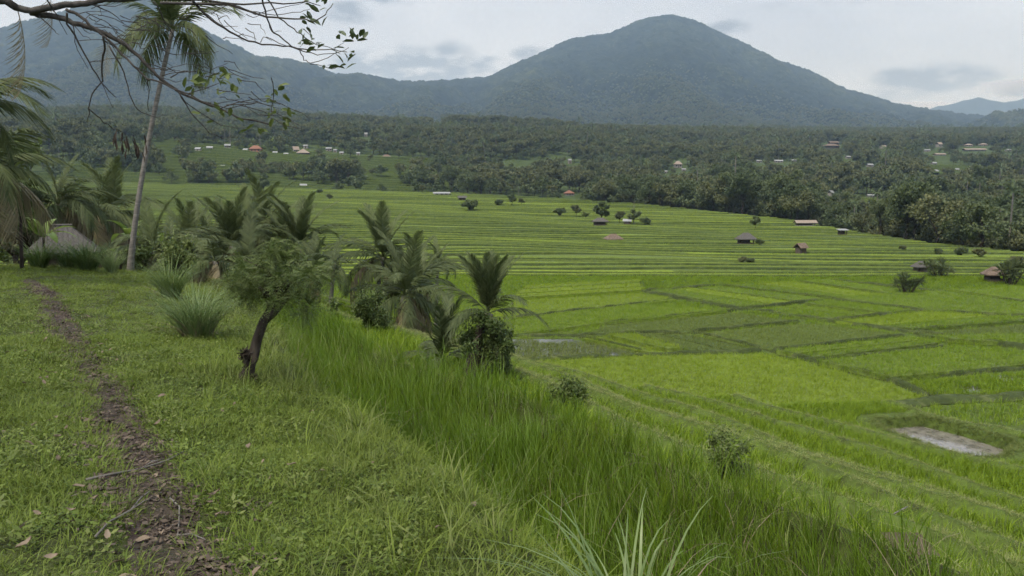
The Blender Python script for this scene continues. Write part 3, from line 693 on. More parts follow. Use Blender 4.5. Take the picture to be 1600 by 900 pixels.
# earth bunds between the paddies
def smooth_line(P2, step=.5):
    P2 = np.asarray(P2, float); d = np.concatenate([[0], np.cumsum(np.linalg.norm(np.diff(P2, axis=0), axis=1))]); q = np.arange(0, d[-1], step)
    return np.stack([np.interp(q, d, P2[:, 0]), np.interp(q, d, P2[:, 1])], -1)
def bund(line_px, w=.5, h=.4, zf=FLOOR, end=.6, m='bund'):
    L_ = smooth_line([G(a, b, zf)[:2] for a, b in line_px]); L_ = L_ + .16 * np.stack([vnoise(L_[:, 0] * .6, L_[:, 1] * .6, 81), vnoise(L_[:, 0] * .6, L_[:, 1] * .6, 82)], -1)
    d = np.gradient(L_, axis=0); d /= np.linalg.norm(d, axis=1, keepdims=True); nr = np.stack([-d[:, 1], d[:, 0]], -1); rws = []
    e_ = np.minimum(np.arange(len(L_)), np.arange(len(L_))[::-1]) * .5; tp = sstep(-.01, end, e_)
    for f, g in ((-1, -.3), (-.7, .45), (-.35, .85), (0, 1), (.35, .85), (.7, .45), (1, -.3)):
        p = L_ + nr * (f * w * .5 * (1 + .4 * vnoise(L_[:, 0] * 1.1, L_[:, 1] * 1.1 + f, 83)))[:, None]
        rws.append(np.stack([p[:, 0], p[:, 1], zf - .1 + (h * g + .1) * tp * (1 + .6 * vnoise(L_[:, 0] * .9, L_[:, 1] * .9, 84))], -1))
    Rr = np.stack(rws, 1); tag(obj('earth_bund', grid_mesh('earth_bund', Rr[..., 0], Rr[..., 1], Rr[..., 2], M[m])), kind='structure')
    return L_
BUNDS = [[(1005, 456), (1060, 468), (1158, 485), (1294, 503), (1425, 521), (1620, 549)], [(1425, 519), (1640, 501)], [(1294, 503), (1438, 487)], [(1202, 549), (1420, 526)],
         [(1075, 520), (1259, 503)], [(944, 507), (1154, 486)], [(800, 565), (900, 562), (1202, 550)], [(1267, 565), (1482, 542)], [(1381, 597), (1640, 574)],
         [(1075, 520), (1202, 549)], [(900, 527), (1018, 554)], [(1202, 549), (1267, 565), (1394, 597), (1465, 625)], [(800, 499), (990, 477), (1060, 468)],
         [(800, 526), (905, 526), (1075, 520)], [(800, 468), (1005, 456)], [(1005, 456), (1125, 447)], [(1125, 447), (1295, 468), (1440, 487), (1640, 498)],
         [(1290, 438), (1470, 457), (1640, 479)], [(560, 516), (640, 511), (800, 499)], [(985, 523), (1075, 549)], [(1158, 485), (1295, 469)]]
BL = [bund(b, .42 if i in (0, 6, 11) else .26, .34 if i in (0, 11) else .28) for i, b in enumerate(BUNDS)]
BL.append(bund([(940, 650), (1040, 652), (1130, 655), (1250, 648), (1337, 641), (1465, 625), (1640, 617)], 1.0, .22, FLOOR + .1))
PT = []
for L_ in BL:
    for _ in range(2):
        p = L_ + rng.normal(0, .16, L_.shape); PT.append(np.stack([p[:, 0], p[:, 1], np.full(len(p), FLOOR + .3)], -1))
PT = np.concatenate(PT); n = len(PT); scatter('bund_grass', PT, euls(n, .3), rng.uniform(.35, .9, n), 'bank_tuft', label='low grass growing along the earth bunds of the paddies', cat='grass')
# leftover floor between plots: rice too
gx, gy = np.meshgrid(np.arange(-62, 80, .5), np.arange(34, 98, .5)); gx = gx.ravel() + rng.normal(0, .12, gx.size); gy = gy.ravel() + rng.normal(0, .12, gy.size)
ok = in_view(gx, gy, FLOOR) & (np.abs(H(gx, gy) - FLOOR) < .12)
for poly in allp + ORIG: ok &= ~poly_mask(gx, gy, poly, .1)
for L_ in BL:
    q = np.nonzero(ok)[0]
    if len(q) == 0: break
    d2 = ((gx[q, None] - L_[None, ::2, 0]) ** 2 + (gy[q, None] - L_[None, ::2, 1]) ** 2).min(1); ok[q[d2 < .5]] = False
n = ok.sum(); scatter('floor_rice', np.stack([gx[ok], gy[ok], H(gx[ok], gy[ok])], -1), euls(n, .12), rng.uniform(.8, 1.3, n), 'rice_far', label='green rice on the valley floor around the larger paddies', cat='rice')

# ---- water: ditch below the tall rice, pond
s = np.linspace(-14, 30, 160); rws = []
for f in (0, .5, 1):
    t = T_EDGE[1] + wob(s, 1) * .8 + .42 + f * .42; x, y = to_xy(s, t); rws.append(np.stack([x, y, np.full_like(x, T_LEV[1] + .045)], -1))
Rr = np.stack(rws, 1); tag(obj('ditch_water', grid_mesh('ditch_water', Rr[..., 0], Rr[..., 1], Rr[..., 2], M['water'])), kind='structure')
c = np.mean(POND, 0)
me = bpy.data.meshes.new('pond_water'); me.from_pydata([(*(c + (np.array(q) - c) * 1.03), -10.12) for q in POND], [], [tuple(range(len(POND)))]); me.materials.append(M['mud']); me.update()
tag(obj('pond_water', me), kind='structure')
L_ = np.concatenate([smooth_line(np.vstack([POND, POND[:1]]), .12)] * 9); L_ = L_ + rng.normal(0, .22, L_.shape); k_ = poly_sd(L_[:, 0], L_[:, 1], POND) > -.12; L_ = L_[k_]; n = len(L_)
scatter('pond_bank_grass', hsurf(L_[:, 0], L_[:, 1]), euls(n, .3), rng.uniform(.35, .9, n), 'bank_tuft', label='low grass on the bank around the muddy pond', cat='grass')

# rice stalks on the nearer valley terraces
PT = []
for k in range(len(Ys) - 1):
    if Ys[k] > 175: break
    x1 = float(np.interp(Ys[k], XE_Y, XE_X)); nn = int((x1 + 75) * (Ys[k + 1] - Ys[k]) * (2.2 if Ys[k] < 130 else 1.3))
    x = rng.uniform(-75, x1, nn); ya = Ys[k] + W1(x, Ys[k]); w = Ys[k + 1] + W1(x, Ys[k + 1]) - ya; f = rng.uniform(0, 1, nn)
    y = ya + .7 + f * np.maximum(w - 1.5, .3); z = plat(x, ya + .5 * w) - .32 * f * .7 + .02
    ok = in_view(x, y, z) & (w > 1.8); PT.append(np.stack([x, y, z], -1)[ok])
PT = np.concatenate(PT); n = len(PT)
scatter('far_terrace_rice', PT, euls(n, .12), rng.uniform(.9, 1.3, n), 'rice_far', label='rice on the stepped terraces in the middle distance', cat='rice')


# ================================================================= plants
def leaf_quads(p, a, b, l, w):
    """rhombic leaves folded along the middle: centre p, axis a, side b"""
    a = a / np.linalg.norm(a, axis=1, keepdims=True); b = b - a * (a * b).sum(1, keepdims=True); b /= np.maximum(np.linalg.norm(b, axis=1, keepdims=True), 1e-6)
    l = l[:, None] * .5; w = w[:, None] * .5
    V = np.stack([p - a * l, p + b * w + a * l * .1, p + a * l, p - b * w + a * l * .1], 1); n = len(p)
    return V.reshape(-1, 3), np.arange(n * 4).reshape(n, 4)
def crown_mesh(name, m, r, centers, rc, nl, ls, asp=.55, shell=.55, flat=.8):
    n = nl * len(centers); c = np.repeat(np.asarray(centers, float), nl, 0); rr = np.repeat(np.asarray(rc, float), nl)
    d = r.normal(size=(n, 3)); d /= np.linalg.norm(d, axis=1, keepdims=True)
    p = c + d * (rr * (shell + (1 - shell) * r.uniform(0, 1, n)) * r.uniform(.55, 1.1, n))[:, None] * [1, 1, flat]
    a = r.normal(size=(n, 3)) + d * .9 - np.array([0, 0, .35]); b = r.normal(size=(n, 3)) * [1, 1, .5]
    l = ls * r.uniform(.6, 1.4, n)
    V, F = leaf_quads(p, a, b, l, l * asp); return mesh_np(name, V, F, (m,))
def limb(mb, a, b, r0, r1, r, n=5, seg=4, sag=.12):
    a = np.asarray(a, float); b = np.asarray(b, float); L = np.linalg.norm(b - a)
    P_ = [a + (b - a) * f + (r.normal(size=3) * L * .05 if 0 < f < 1 else 0) + np.array([0, 0, sag * L * math.sin(math.pi * f)]) for f in np.linspace(0, 1, seg + 1)]
    mb.tube(P_, list(np.linspace(r0, r1, seg + 1)), n)
def tree_meshes(seed, h, rx, cz, trunk_r, nclump, nl, ls, m, bark=None, lean=(0, 0), asp=.55, low=.35, shell=.5, clump=.42):
    """trunk mesh and crown mesh of one broadleaf tree of height h"""
    r = np.random.default_rng(seed); th = h * low; C = []
    top = np.array([lean[0], lean[1], th])
    for q in range(nclump):
        a = q * 2.4 + r.uniform(-.4, .4); f = math.sqrt((q + .5) / nclump); e = r.uniform(-.35, 1)
        C.append(top + np.array([math.cos(a) * rx * f * .75, math.sin(a) * rx * f * .75, cz * (.35 + .55 * e * math.sqrt(max(.05, 1 - .6 * f * f)))]))
    rc = [rx * clump * r.uniform(.7, 1.25) for _ in C]
    mb = MB(); limb(mb, (0, 0, -.2), top, trunk_r * 1.25, trunk_r * .75, r, 8, 5, 0)
    for c in C[:: max(1, nclump // 9)]: limb(mb, top - np.array([0, 0, .1 * th]), c, trunk_r * .5, trunk_r * .12, r, 5, 3)
    return mb.mesh('trunk', bark or M['bark'], smooth=True), crown_mesh('crown', m, r, C, rc, nl, ls, asp, shell)
def place_tree(name, label, loc, meshes, rz=0, scl=1.0, group=None, cat='tree'):
    o = thing(name, label, cat, tuple(loc), rz, group); o.scale = (scl,) * 3 if isinstance(scl, (int, float)) else scl
    obj('trunk' if cat != 'shrub' else 'stem', meshes[0], o); obj('crown' if cat != 'shrub' else 'foliage', meshes[1], o); return o

def frond_mesh(name, seed, L, arch, m, nleaf=38, ll=.55, droop=.5, lw=.035, fold=.35, thick=.022, side_sweep=0.0):
    r = np.random.default_rng(seed); seg = 10; th = 0; p = np.zeros(3); P_ = [p.copy()]; T = []
    for j in range(seg):
        th = -arch * ((j + .5) / seg) ** 1.4; ph = side_sweep * (j / seg)
        t = np.array([math.cos(th) * math.cos(ph), math.cos(th) * math.sin(ph), math.sin(th)]); T.append(t); p = p + t * L / seg; P_.append(p.copy())
    T.append(T[-1]); P_ = np.array(P_); T = np.array(T)
    mb = MB(); mb.tube(P_, list(np.linspace(thick, thick * .25, seg + 1)), 5)
    V = [np.array(mb.v)]; F = [np.array([f for f in mb.f if len(f) == 4])]; off = len(mb.v)
    f = np.linspace(.13, 1, nleaf); fx = f * seg
    for sgn in (-1, 1):
        ff = np.clip(f + r.normal(0, .006, nleaf), 0, 1) * seg; b = np.stack([np.interp(ff, range(seg + 1), P_[:, q]) for q in range(3)], -1); t = np.stack([np.interp(ff, range(seg + 1), T[:, q]) for q in range(3)], -1)
        s = np.array([0, sgn, 0.0]); up = np.cross(t, [0, 1.0, 0]); up *= -np.sign(up[:, 2:3] + 1e-6) * -1
        lenv = ll * L / 2.6 * np.clip(np.sin(np.pi * (f * .86 + .10)) ** .6, .25, 1) * r.uniform(.8, 1.1, nleaf)
        d = s * (1.0 - .35 * f[:, None]) + t * (.45 + .75 * f[:, None]) + up * fold * r.uniform(.6, 1.2, (nleaf, 1)); d /= np.linalg.norm(d, axis=1, keepdims=True)
        g = np.array([0, 0, -1.0]); dr = droop * r.uniform(.6, 1.4, nleaf)
        v = []
        for q, w in ((0, 1.0), (.4, 1.0), (.75, .7), (1, .12)):
            c = b + d * (lenv * q)[:, None] + g * (lenv * dr * q * q)[:, None]; v += [c - t * lw * w * .5, c + t * lw * w * .5]
        v = np.stack(v, 1).reshape(-1, 3); i = np.arange(nleaf)[:, None, None] * 8 + np.array([[0, 1, 3, 2], [2, 3, 5, 4], [4, 5, 7, 6]])[None]
        V.append(v); F.append(i.reshape(-1, 4) + off); off += len(v)
    return mesh_np(name, np.concatenate(V), np.concatenate(F), (m,))
FR = {
    'up': [frond_mesh('frond', 100 + q, 2.6, .55 + .15 * q, M['frond'], 42, .50, .25, .065, .30) for q in range(3)],
    'arch': [frond_mesh('frond', 110 + q, 2.8, 1.3 + .2 * q, M['frond'], 42, .55, .7, .065, .25, side_sweep=.2 * (q - 1)) for q in range(3)],
    'droop': [frond_mesh('frond', 120 + q, 2.7, 1.9 + .2 * q, M['frond'], 40, .58, 1.0, .065, .1) for q in range(2)],
    'dry': [frond_mesh('dry_frond', 130 + q, 2.6, 1.7 + .35 * q, M['frond_dry'], 36, .6, 1.3, .06, -.1) for q in range(2)],
}
FRF = [frond_mesh('frond', 140 + q, 3.6, 1.0 + .35 * q, M['frond_far'], 16, .5, .6, .13, .2, .05) for q in range(3)]
def palm(label, base, top, n_up, n_arch, n_droop, n_dry, L, tr=(.16, .10), seed=0, group=None, far=False, name='coconut_palm', bend=.06, az_bias=None, up_el=(62, 86)):
    r = np.random.default_rng(seed); base = np.asarray(base, float); top = np.asarray(top, float)
    o = thing(name, label, 'palm', tuple(base), 0, group); v = top - base; hh = np.linalg.norm(v)
    if hh > .35:
        mb = MB(); side = np.array([v[1], -v[0], 0]); side = side / (np.linalg.norm(side) + 1e-6)
        seg = max(8, min(40, int(hh / .16))) if not far else 6; lat = np.array([v[0], v[1], 0]); pts = []; rad = []
        for j in range(seg + 1):
            f = j / seg; pts.append(lat * (f ** (1 + bend * 6)) + np.array([0, 0, v[2] * f - .25 * (1 - f)])); rad.append((tr[0] + (tr[1] - tr[0]) * f ** .6 + .35 * tr[0] * max(0, 1 - f * 7)) * (1 + (.07 if j % 2 else -.03)))
        mb.tube(pts, rad, 9 if not far else 5); obj('trunk', mb.mesh('trunk', M['bark_pale'], smooth=True), o)
    a = r.uniform(0, 6.28)
    kinds = ['up'] * n_up + ['arch'] * n_arch + ['droop'] * n_droop + ['dry'] * n_dry
    for q, k in enumerate(kinds):
        a += 2.39996; el = {'up': r.uniform(*up_el), 'arch': r.uniform(22, 58), 'droop': r.uniform(-12, 25), 'dry': r.uniform(-45, -5)}[k]
        aa = a + r.normal(0, .15)
        if az_bias is not None: aa = az_bias + ((aa - az_bias + math.pi) % (2 * math.pi) - math.pi) * .75
        me = FRF[q % 3] if far else FR[k][int(r.integers(len(FR[k])))]
        obj('frond', me, o, tuple(v), Euler((r.normal(0, .18), -R(el), aa)), L / (3.6 if far else 2.7) * float(r.uniform(.85, 1.1)))
    return o

# ---- the tall coconut palm by the path
b = hit(203, 424); t = P(270, 46, b[1] + .6)
palm('tall slender coconut palm with pale leaning trunk beside the footpath', b, t, 3, 7, 6, 0, 120 * b[1] / FPX, (4.8 * b[1] / FPX, 3.0 * b[1] / FPX), 1, bend=.05)
# ---- palms at the left edge and behind the hut
def gpalm(label, bp, tp, Y, counts, L, tr=(.14, .10), seed=0, group='palms on the slope', **kw):
    t = P(*tp, Y); bx = P(*bp, Y); z = float(H(bx[0], bx[1])); a_, b_, c_, d_ = counts; return palm(label, (bx[0], bx[1], z), t, a_, int(b_ * 1.3 + .5), int(c_ * 1.4 + .5), d_, L * 1.2, tr, seed, group, **kw)
gpalm('dark coconut palm cut off by the left edge, glossy fronds arching right', (-60, 400), (-62, 165), 19, (1, 6, 3, 1), 2.0, seed=2)
gpalm('lower coconut palm at the left edge with yellowish drooping frond', (-20, 400), (-35, 262), 23, (1, 5, 4, 5), 2.4, seed=3)
gpalm('palm with two upright fronds behind the grey hut roof', (175, 400), (178, 330), 44, (5, 4, 3, 2), 3.0, seed=4)
gpalm('bushy palm rising left of the hut roof', (60, 390), (92, 318), 36, (2, 6, 5, 5), 2.6, seed=5)
gpalm('half dry palm hanging over the back of the hut', (150, 390), (150, 335), 40, (1, 4, 5, 8), 2.8, seed=6)
gpalm('young palm beside the foot of the tall coconut trunk', (235, 440), (240, 392), 30, (2, 5, 4, 1), 2.2, seed=7)
gpalm('palm left of the terraces with dark spear fronds', (300, 470), (296, 382), 33, (5, 4, 2, 2), 2.1, seed=8)
gpalm('palm with a wide fan of upright fronds', (362, 480), (362, 385), 34, (9, 4, 2, 3), 2.3, seed=9)
gpalm('tallest palm of the middle group, half hidden behind the fan palm', (415, 480), (412, 345), 44, (5, 6, 4, 3), 2.6, seed=10)
gpalm('palm with a tight bundle of upright fronds above the feathery tree', (470, 480), (468, 385), 36, (9, 3, 2, 3), 2.3, seed=11)
gpalm('palm skirted with brown dead fronds left of the feathery tree', (345, 490), (336, 408), 28, (0, 3, 4, 12), 2.0, seed=12)
gpalm('low brown palm between grass clumps and feathery tree', (395, 490), (388, 412), 30, (1, 3, 3, 9), 2.1, seed=13)
gpalm('dense dark palm standing behind the round shrub', (585, 520), (598, 402), 40, (7, 6, 5, 2), 2.7, seed=14)
gpalm('palm with a long dry frond hanging left over the rice', (622, 545), (632, 462), 31, (5, 5, 4, 4), 2.5, (.17, .12), seed=15)
gpalm('small spiky palm right of the pair in the middle', (680, 500), (684, 408), 52, (4, 5, 4, 1), 1.5, seed=16)
gpalm('thin palm with a few curled leaves left of the middle pair', (515, 505), (522, 412), 30, (1, 4, 3, 0), 1.5, (.10, .07), seed=17)
gpalm('palm between the spear fronded palm and the fan palm', (330, 480), (328, 388), 38, (4, 5, 4, 3), 2.1, seed=41)
gpalm('palm with loose drooping fronds behind the fan palm', (388, 480), (388, 362), 41, (4, 6, 4, 2), 2.4, seed=42)
gpalm('palm squeezed between the tallest palm and the tight bundle palm', (440, 480), (442, 378), 40, (5, 5, 4, 2), 2.2, seed=43)
gpalm('short palm right of the tight bundle palm', (492, 490), (492, 420), 33, (3, 5, 3, 2), 1.6, seed=44)
gpalm('low dry palm left of the middle palm group', (270, 470), (268, 408), 31, (2, 4, 4, 6), 1.9, seed=45)
gpalm('drooping palm leaning over the round shrub', (640, 520), (655, 440), 36, (3, 6, 5, 2), 2.2, seed=46)
b = hit(748, 588); t = P(762, 490, b[1])
palm('palm with bundled upright fronds growing out of the bushy tree', b, t, 15, 5, 3, 0, 112 * b[1] / FPX, (.17, .13), 18, 'palms on the slope', up_el=(72, 88))
b = hit(690, 578); palm('stemless young palm in the rice left of the bushy tree', b, b + np.array([0, 0, .25]), 4, 5, 0, 1, 2.0, seed=19, group='palms on the slope')

# ---- near trees and shrubs
# feathery leaning tree at the edge of the rice
b = hit(385, 597); Yb = b[1]; k = Yb / FPX
r = np.random.default_rng(21); o = thing('leaning_tree', 'small leaning tree with dark trunk and feathery crown at the edge of the tall rice', 'tree', tuple(b))
def rel(px, py, dy=0): return P(px, py, Yb + dy) - b
mb = MB()
mb.tube([rel(384, 606), rel(387, 585), rel(395, 560), rel(402, 530), rel(412, 502), rel(424, 482)], [.105, .085, .062, .055, .05, .042], 10)
mb.tube([rel(412, 502), rel(428, 488), rel(444, 470), rel(452, 455)], [.05, .045, .035, .025], 7); mb.tube([rel(424, 482), rel(418, 462), rel(405, 448)], [.05, .035, .02], 7)
for _ in range(16):
    a = rel(r.uniform(410, 448), r.uniform(455, 482)); limb(mb, a, rel(r.uniform(380, 480), r.uniform(400, 455), r.uniform(-.4, .4)), .018, .004, r, 4)
obj('trunk', mb.mesh('trunk', M['bark'], smooth=True), o)
CB = [rel(385 + r.normal(0, 6), 592 - 45 * r.uniform(), r.normal(0, .06)) for _ in range(10)]
obj('dead_fern', crown_mesh('dead_fern', M['leaf_brown'], r, CB, [.07] * 10, 60, .07, .2, .2), o)
C = []; RC = []
for (px, py, rr) in ((385, 460, 24), (405, 430, 28), (430, 410, 26), (455, 425, 28), (470, 452, 26), (440, 450, 30), (412, 462, 26), (375, 435, 20), (450, 398, 20), (485, 440, 18), (425, 392, 18), (395, 405, 20), (462, 472, 18), (438, 478, 16), (488, 415, 14), (368, 455, 14)):
    for q in range(3): C.append(rel(px + r.normal(0, 6), py + r.normal(0, 5), r.normal(0, .3))); RC.append(rr * k * r.uniform(.6, 1.0))
def spray_mesh(name, m, r, centers, radii, ns, L, nl=9, ll=.032, lw=.009):
    n = ns * len(centers); c = np.repeat(np.asarray(centers, float), ns, 0); rr = np.repeat(np.asarray(radii, float), ns)
    d = r.normal(size=(n, 3)) * [1, 1, .7]; d /= np.linalg.norm(d, axis=1, keepdims=True); b0 = c + d * (rr * r.uniform(.2, 1.0, n))[:, None]
    ax = d + r.normal(0, .5, (n, 3)) + [0, 0, .25]; ax /= np.linalg.norm(ax, axis=1, keepdims=True); sd_ = np.cross(ax, [0, 0, 1.0]) + r.normal(0, .25, (n, 3)); sd_ /= np.linalg.norm(sd_, axis=1, keepdims=True)
    ln = L * r.uniform(.6, 1.3, n); Ps = []; As = []; Bs = []; Ls = []
    for q in range(nl):
        f = (q + .5) / nl; pos = b0 + ax * (ln * f)[:, None] - np.array([0, 0, 1]) * (ln * .55 * f * f)[:, None]
        for sg in (-1, 1):
            dr_ = sd_ * sg + ax * .55 - np.array([0, 0, .35]); dr_ /= np.linalg.norm(dr_, axis=1, keepdims=True); l = ll * (1 - .5 * abs(f - .4)) * r.uniform(.8, 1.2, n)
            Ps.append(pos + dr_ * (l * .5)[:, None]); As.append(dr_); Bs.append(ax); Ls.append(l)
    Ls = np.concatenate(Ls); V, F = leaf_quads(np.concatenate(Ps), np.concatenate(As), np.concatenate(Bs), Ls, Ls * (lw / ll)); return mesh_np(name, V, F, (m,))
C = []; RC = []
for (px, py, rr, ny) in ((380, 462, 16, 2), (372, 446, 12, 2), (395, 440, 18, 3), (410, 420, 18, 3), (432, 402, 16, 3), (452, 396, 12, 2), (425, 440, 20, 3), (448, 428, 20, 3), (468, 440, 18, 3), (482, 452, 16, 2), (490, 430, 12, 2), (455, 462, 18, 2), (430, 468, 14, 2), (405, 464, 14, 2), (476, 474, 12, 1), (392, 415, 12, 2), (415, 396, 10, 1), (470, 412, 12, 2), (440, 382, 8, 1), (462, 490, 8, 1), (366, 432, 8, 1), (498, 446, 8, 1)):
    for q in range(ny): C.append(rel(px + r.normal(0, 7), py + r.normal(0, 6), r.normal(0, .35))); RC.append(rr * k * r.uniform(.8, 1.3))
obj('crown', spray_mesh('crown', M['leaf'], r, C, RC, 44, .17), o)
obj('sprigs', spray_mesh('sprigs', M['leaf_light'], r, [q + np.array([0, 0, .05]) for q in C], [q * 1.1 for q in RC], 11, .19), o)
# round shrub around palm stems, bushy tree, mounds
def shrub(label, px, py, w_px, h_px, m, seed, n=5000, ls=.09, name='shrub', asp=.5, bark=None, Y=None):
    b = hit(px, py) if Y is None else P(px, py, Y); kk_ = b[1] / FPX; w, h = w_px * kk_, h_px * kk_; r = np.random.default_rng(seed)
    o = thing(name, label, 'shrub', tuple(b)); C = []; RC = []; mb = MB()
    for q in range(16):
        a = r.uniform(0, 6.28); f = math.sqrt(r.uniform(0, 1)); z = r.uniform(.18, .85); c = np.array([math.cos(a) * f * w * .36 * (1.15 - abs(z - .5)), math.sin(a) * f * w * .36, z * h]); C.append(c); RC.append(min(w, h) * r.uniform(.08, .30))
        limb(mb, (r.normal(0, .03 * w), r.normal(0, .03 * w), -.05), c, .022 * h + .004, .005, r, 4, 3)
    obj('stem', mb.mesh('stem', bark or M['bark'], smooth=True), o); obj('foliage', crown_mesh('foliage', m, r, C, RC, int(n * .7) // 16, ls, asp, .2, .9), o); obj('shoots', crown_mesh('shoots', M['leaf_light'] if m is M['leaf'] else m, r, [q * 1.12 for q in C], [q * 1.5 for q in RC], n // 50, ls * 1.25, asp * .8, .5, 1.2), o); return o
shrub('round dark shrub around the stems of the dense palm', 578, 522, 62, 66, M['leaf'], 31, 11000, .065)
shrub('small dark rounded bush standing alone on the bright rice slope', 892, 638, 58, 46, M['leaf'], 32, 8000, .065)
shrub('thin open shrub with dry twigs on the lower terrace edge', 1132, 756, 92, 84, M['leaf_light'], 33, 2600, .05, bark=M['bark_grey'])
shrub('tiny seedling bush below the bushy tree', 793, 612, 14, 16, M['leaf'], 34, 300, .07)
shrub('low bush at the foot of the thin curled palm', 524, 508, 26, 40, M['leaf'], 35, 1200, .10)
shrub('pale leafy weed bush right of the tall coconut trunk', 285, 430, 70, 60, M['leaf_light'], 36, 2600, .10, Y=24)
shrub('dark undergrowth at the foot of the tall coconut trunk', 222, 428, 46, 40, M['leaf'], 37, 1800, .10, Y=28.5)
b = hit(738, 596); kk_ = b[1] / FPX; o = thing('bushy_tree', 'bushy dark green tree with two trunks growing around a palm', 'tree', tuple(b)); r = np.random.default_rng(41); C = []; RC = []; mb = MB()
mb.tube([(-.15, 0, -.2), (0, 0, .35), (.12, 0, .9), (.3, 0, 1.6)], [.28, .2, .15, .1], 8); mb.tube([(.35, 0, -.2), (.3, 0, .5), (.33, .1, 1.0), (.36, .1, 1.3)], [.2, .14, .1, .05], 8)
for (px, py, rr) in ((745, 520, 20), (770, 525, 24), (790, 545, 20), (765, 555, 24), (740, 545, 16), (785, 570, 14), (755, 500, 18), (728, 528, 12), (795, 525, 12), (778, 505, 14)):
    for q in range(2):
        c = P(px + r.normal(0, 5), py + r.normal(0, 5), b[1] + r.normal(0, .5)) - b; C.append(c); RC.append(rr * kk_ * r.uniform(.7, 1.0)); limb(mb, (.3, 0, 1.2), c, .04, .01, r, 4, 3)
obj('trunk', mb.mesh('trunk', M['bark'], smooth=True), o); obj('crown', crown_mesh('crown', M['leaf'], r, C, [q * 1.35 for q in RC], 330, .085, .4, .1), o); obj('sprigs', crown_mesh('sprigs', M['leaf_light'], r, C, [q * 1.45 for q in RC], 130, .085, .4, .3), o)

# ---- arching grass clumps
def clump(label, px, py, w_px, h_px, m, seed, n=420, wd=(.006, .013), loc=None, spread=1.0, dead=0):
    global rng
    b = hit(px, py) if loc is None else np.array(loc); kk_ = np.linalg.norm(b) / FPX; h = h_px * kk_; w = w_px * kk_
    o = thing('grass_clump', label, 'grass clump', tuple(b)); keep = rng; rng = np.random.default_rng(seed)
    obj('blades', tuft('blades', m, n, w * .13, h * .75, h * 1.3, .55 * spread * w / h / 1.3, .75 * spread, *wd, 6), o)
    if dead: obj('dry_blades', tuft('dry_blades', M['litter'], dead, w * .2, h * .4, h * .8, 1.0, 1.1, .006, .012, 5), o)
    rng = keep; return o
clump('big pale grass clump with arching blades left of the leaning tree', 308, 528, 130, 88, M['clump'], 51, 620, (.007, .014), dead=60)
clump('dark green grass clump behind the big pale clump', 268, 468, 80, 66, M['clump_dark'], 52, 420, (.008, .016), dead=20)
clump('grass clump in front of the grey hut roof', 138, 424, 74, 52, M['clump_dark'], 53, 380, (.014, .026))
clump('low broad grass clump left of the hut roof', 84, 412, 90, 34, M['clump_dark'], 54, 360, (.014, .026), dead=30)
clump('leafy grass clump at the left edge of the path', 8, 408, 60, 60, M['clump_dark'], 55, 320, (.014, .026))
clump('small pale clump beside the foot of the tall palm', 175, 428, 44, 40, M['clump'], 56, 240, (.012, .022))
clump('thick grass clump hiding the lower left corner of the hut', 62, 420, 60, 44, M['clump_dark'], 58, 320, (.014, .026))
clump('grass clump hiding the middle of the hut wall', 108, 420, 60, 40, M['clump_dark'], 59, 320, (.014, .026))
clump('grass clump between hut and tall palm', 168, 418, 56, 44, M['clump_dark'], 60, 300, (.014, .026))
b = np.array([.50, 2.75, 0]); b[2] = float(H(b[0], b[1])); bb = P(985, 905, 2.7)
clump('pale long bladed grass clump cut off by the bottom edge of the picture', 0, 0, 300, 205, M['clump'], 57, 58, (.010, .018), loc=(bb[0], bb[1], bb[2] - .28), spread=1.0, dead=6)

# ---- banana plants near the hut
def banana_leaf(seed, L, w, arch):
    r = np.random.default_rng(seed); n = 12; V = []; p = np.zeros(3)
    for j in range(n + 1):
        f = j / n; th = -arch * f ** 1.3; ww = w * math.sin(math.pi * min(1, .08 + .92 * f)) ** .6 * (.9 + .2 * r.uniform()) if f > .12 else .03
        V += [p + np.array([0, -ww, .25 * ww]), p, p + np.array([0, ww, .25 * ww])]; p = p + np.array([math.cos(th), 0, math.sin(th)]) * L / n
    F = [(3 * j + q, 3 * j + q + 1, 3 * j + q + 4, 3 * j + q + 3) for j in range(n) for q in (0, 1)]
    return mesh_np('leaf', np.array(V), np.array(F), (M['banana'],), smooth=True)
BL_ = [banana_leaf(q, 1.5, .20, 1.0 + .25 * q) for q in range(4)]
def banana(label, px, py, Y, h, seed, nl=7):
    b = P(px, py, Y); b[2] = float(H(b[0], b[1])) ; r = np.random.default_rng(seed); top = P(px, py, Y)[2] - b[2]
    o = thing('banana_plant', label, 'banana plant', tuple(b)); mb = MB(); mb.tube([(0, 0, -.1), (.03, 0, top * .5), (.05, 0, top)], [.07, .055, .035], 8)
    obj('stem', mb.mesh('stem', M['bark'], smooth=True), o); a = r.uniform(0, 6)
    for q in range(nl):
        a += 2.4; obj('leaf', BL_[q % 4], o, (.05, 0, top), Euler((r.normal(0, .2), -R(r.uniform(20, 75)), a)), h)
    return o
banana('banana plant with bright upright leaves left of the hut roof', 66, 372, 27, .8, 61)
banana('banana plant with long pale leaves above the hut roof', 140, 352, 41, 1.1, 62)
banana('single young banana leaf plant right of the hut roof', 186, 398, 29, .6, 63, 4)
banana('banana plant between hut roof and tall palm trunk', 200, 372, 34, .9, 64)
banana('banana plant right of the tall palm trunk', 248, 395, 32, .9, 65)

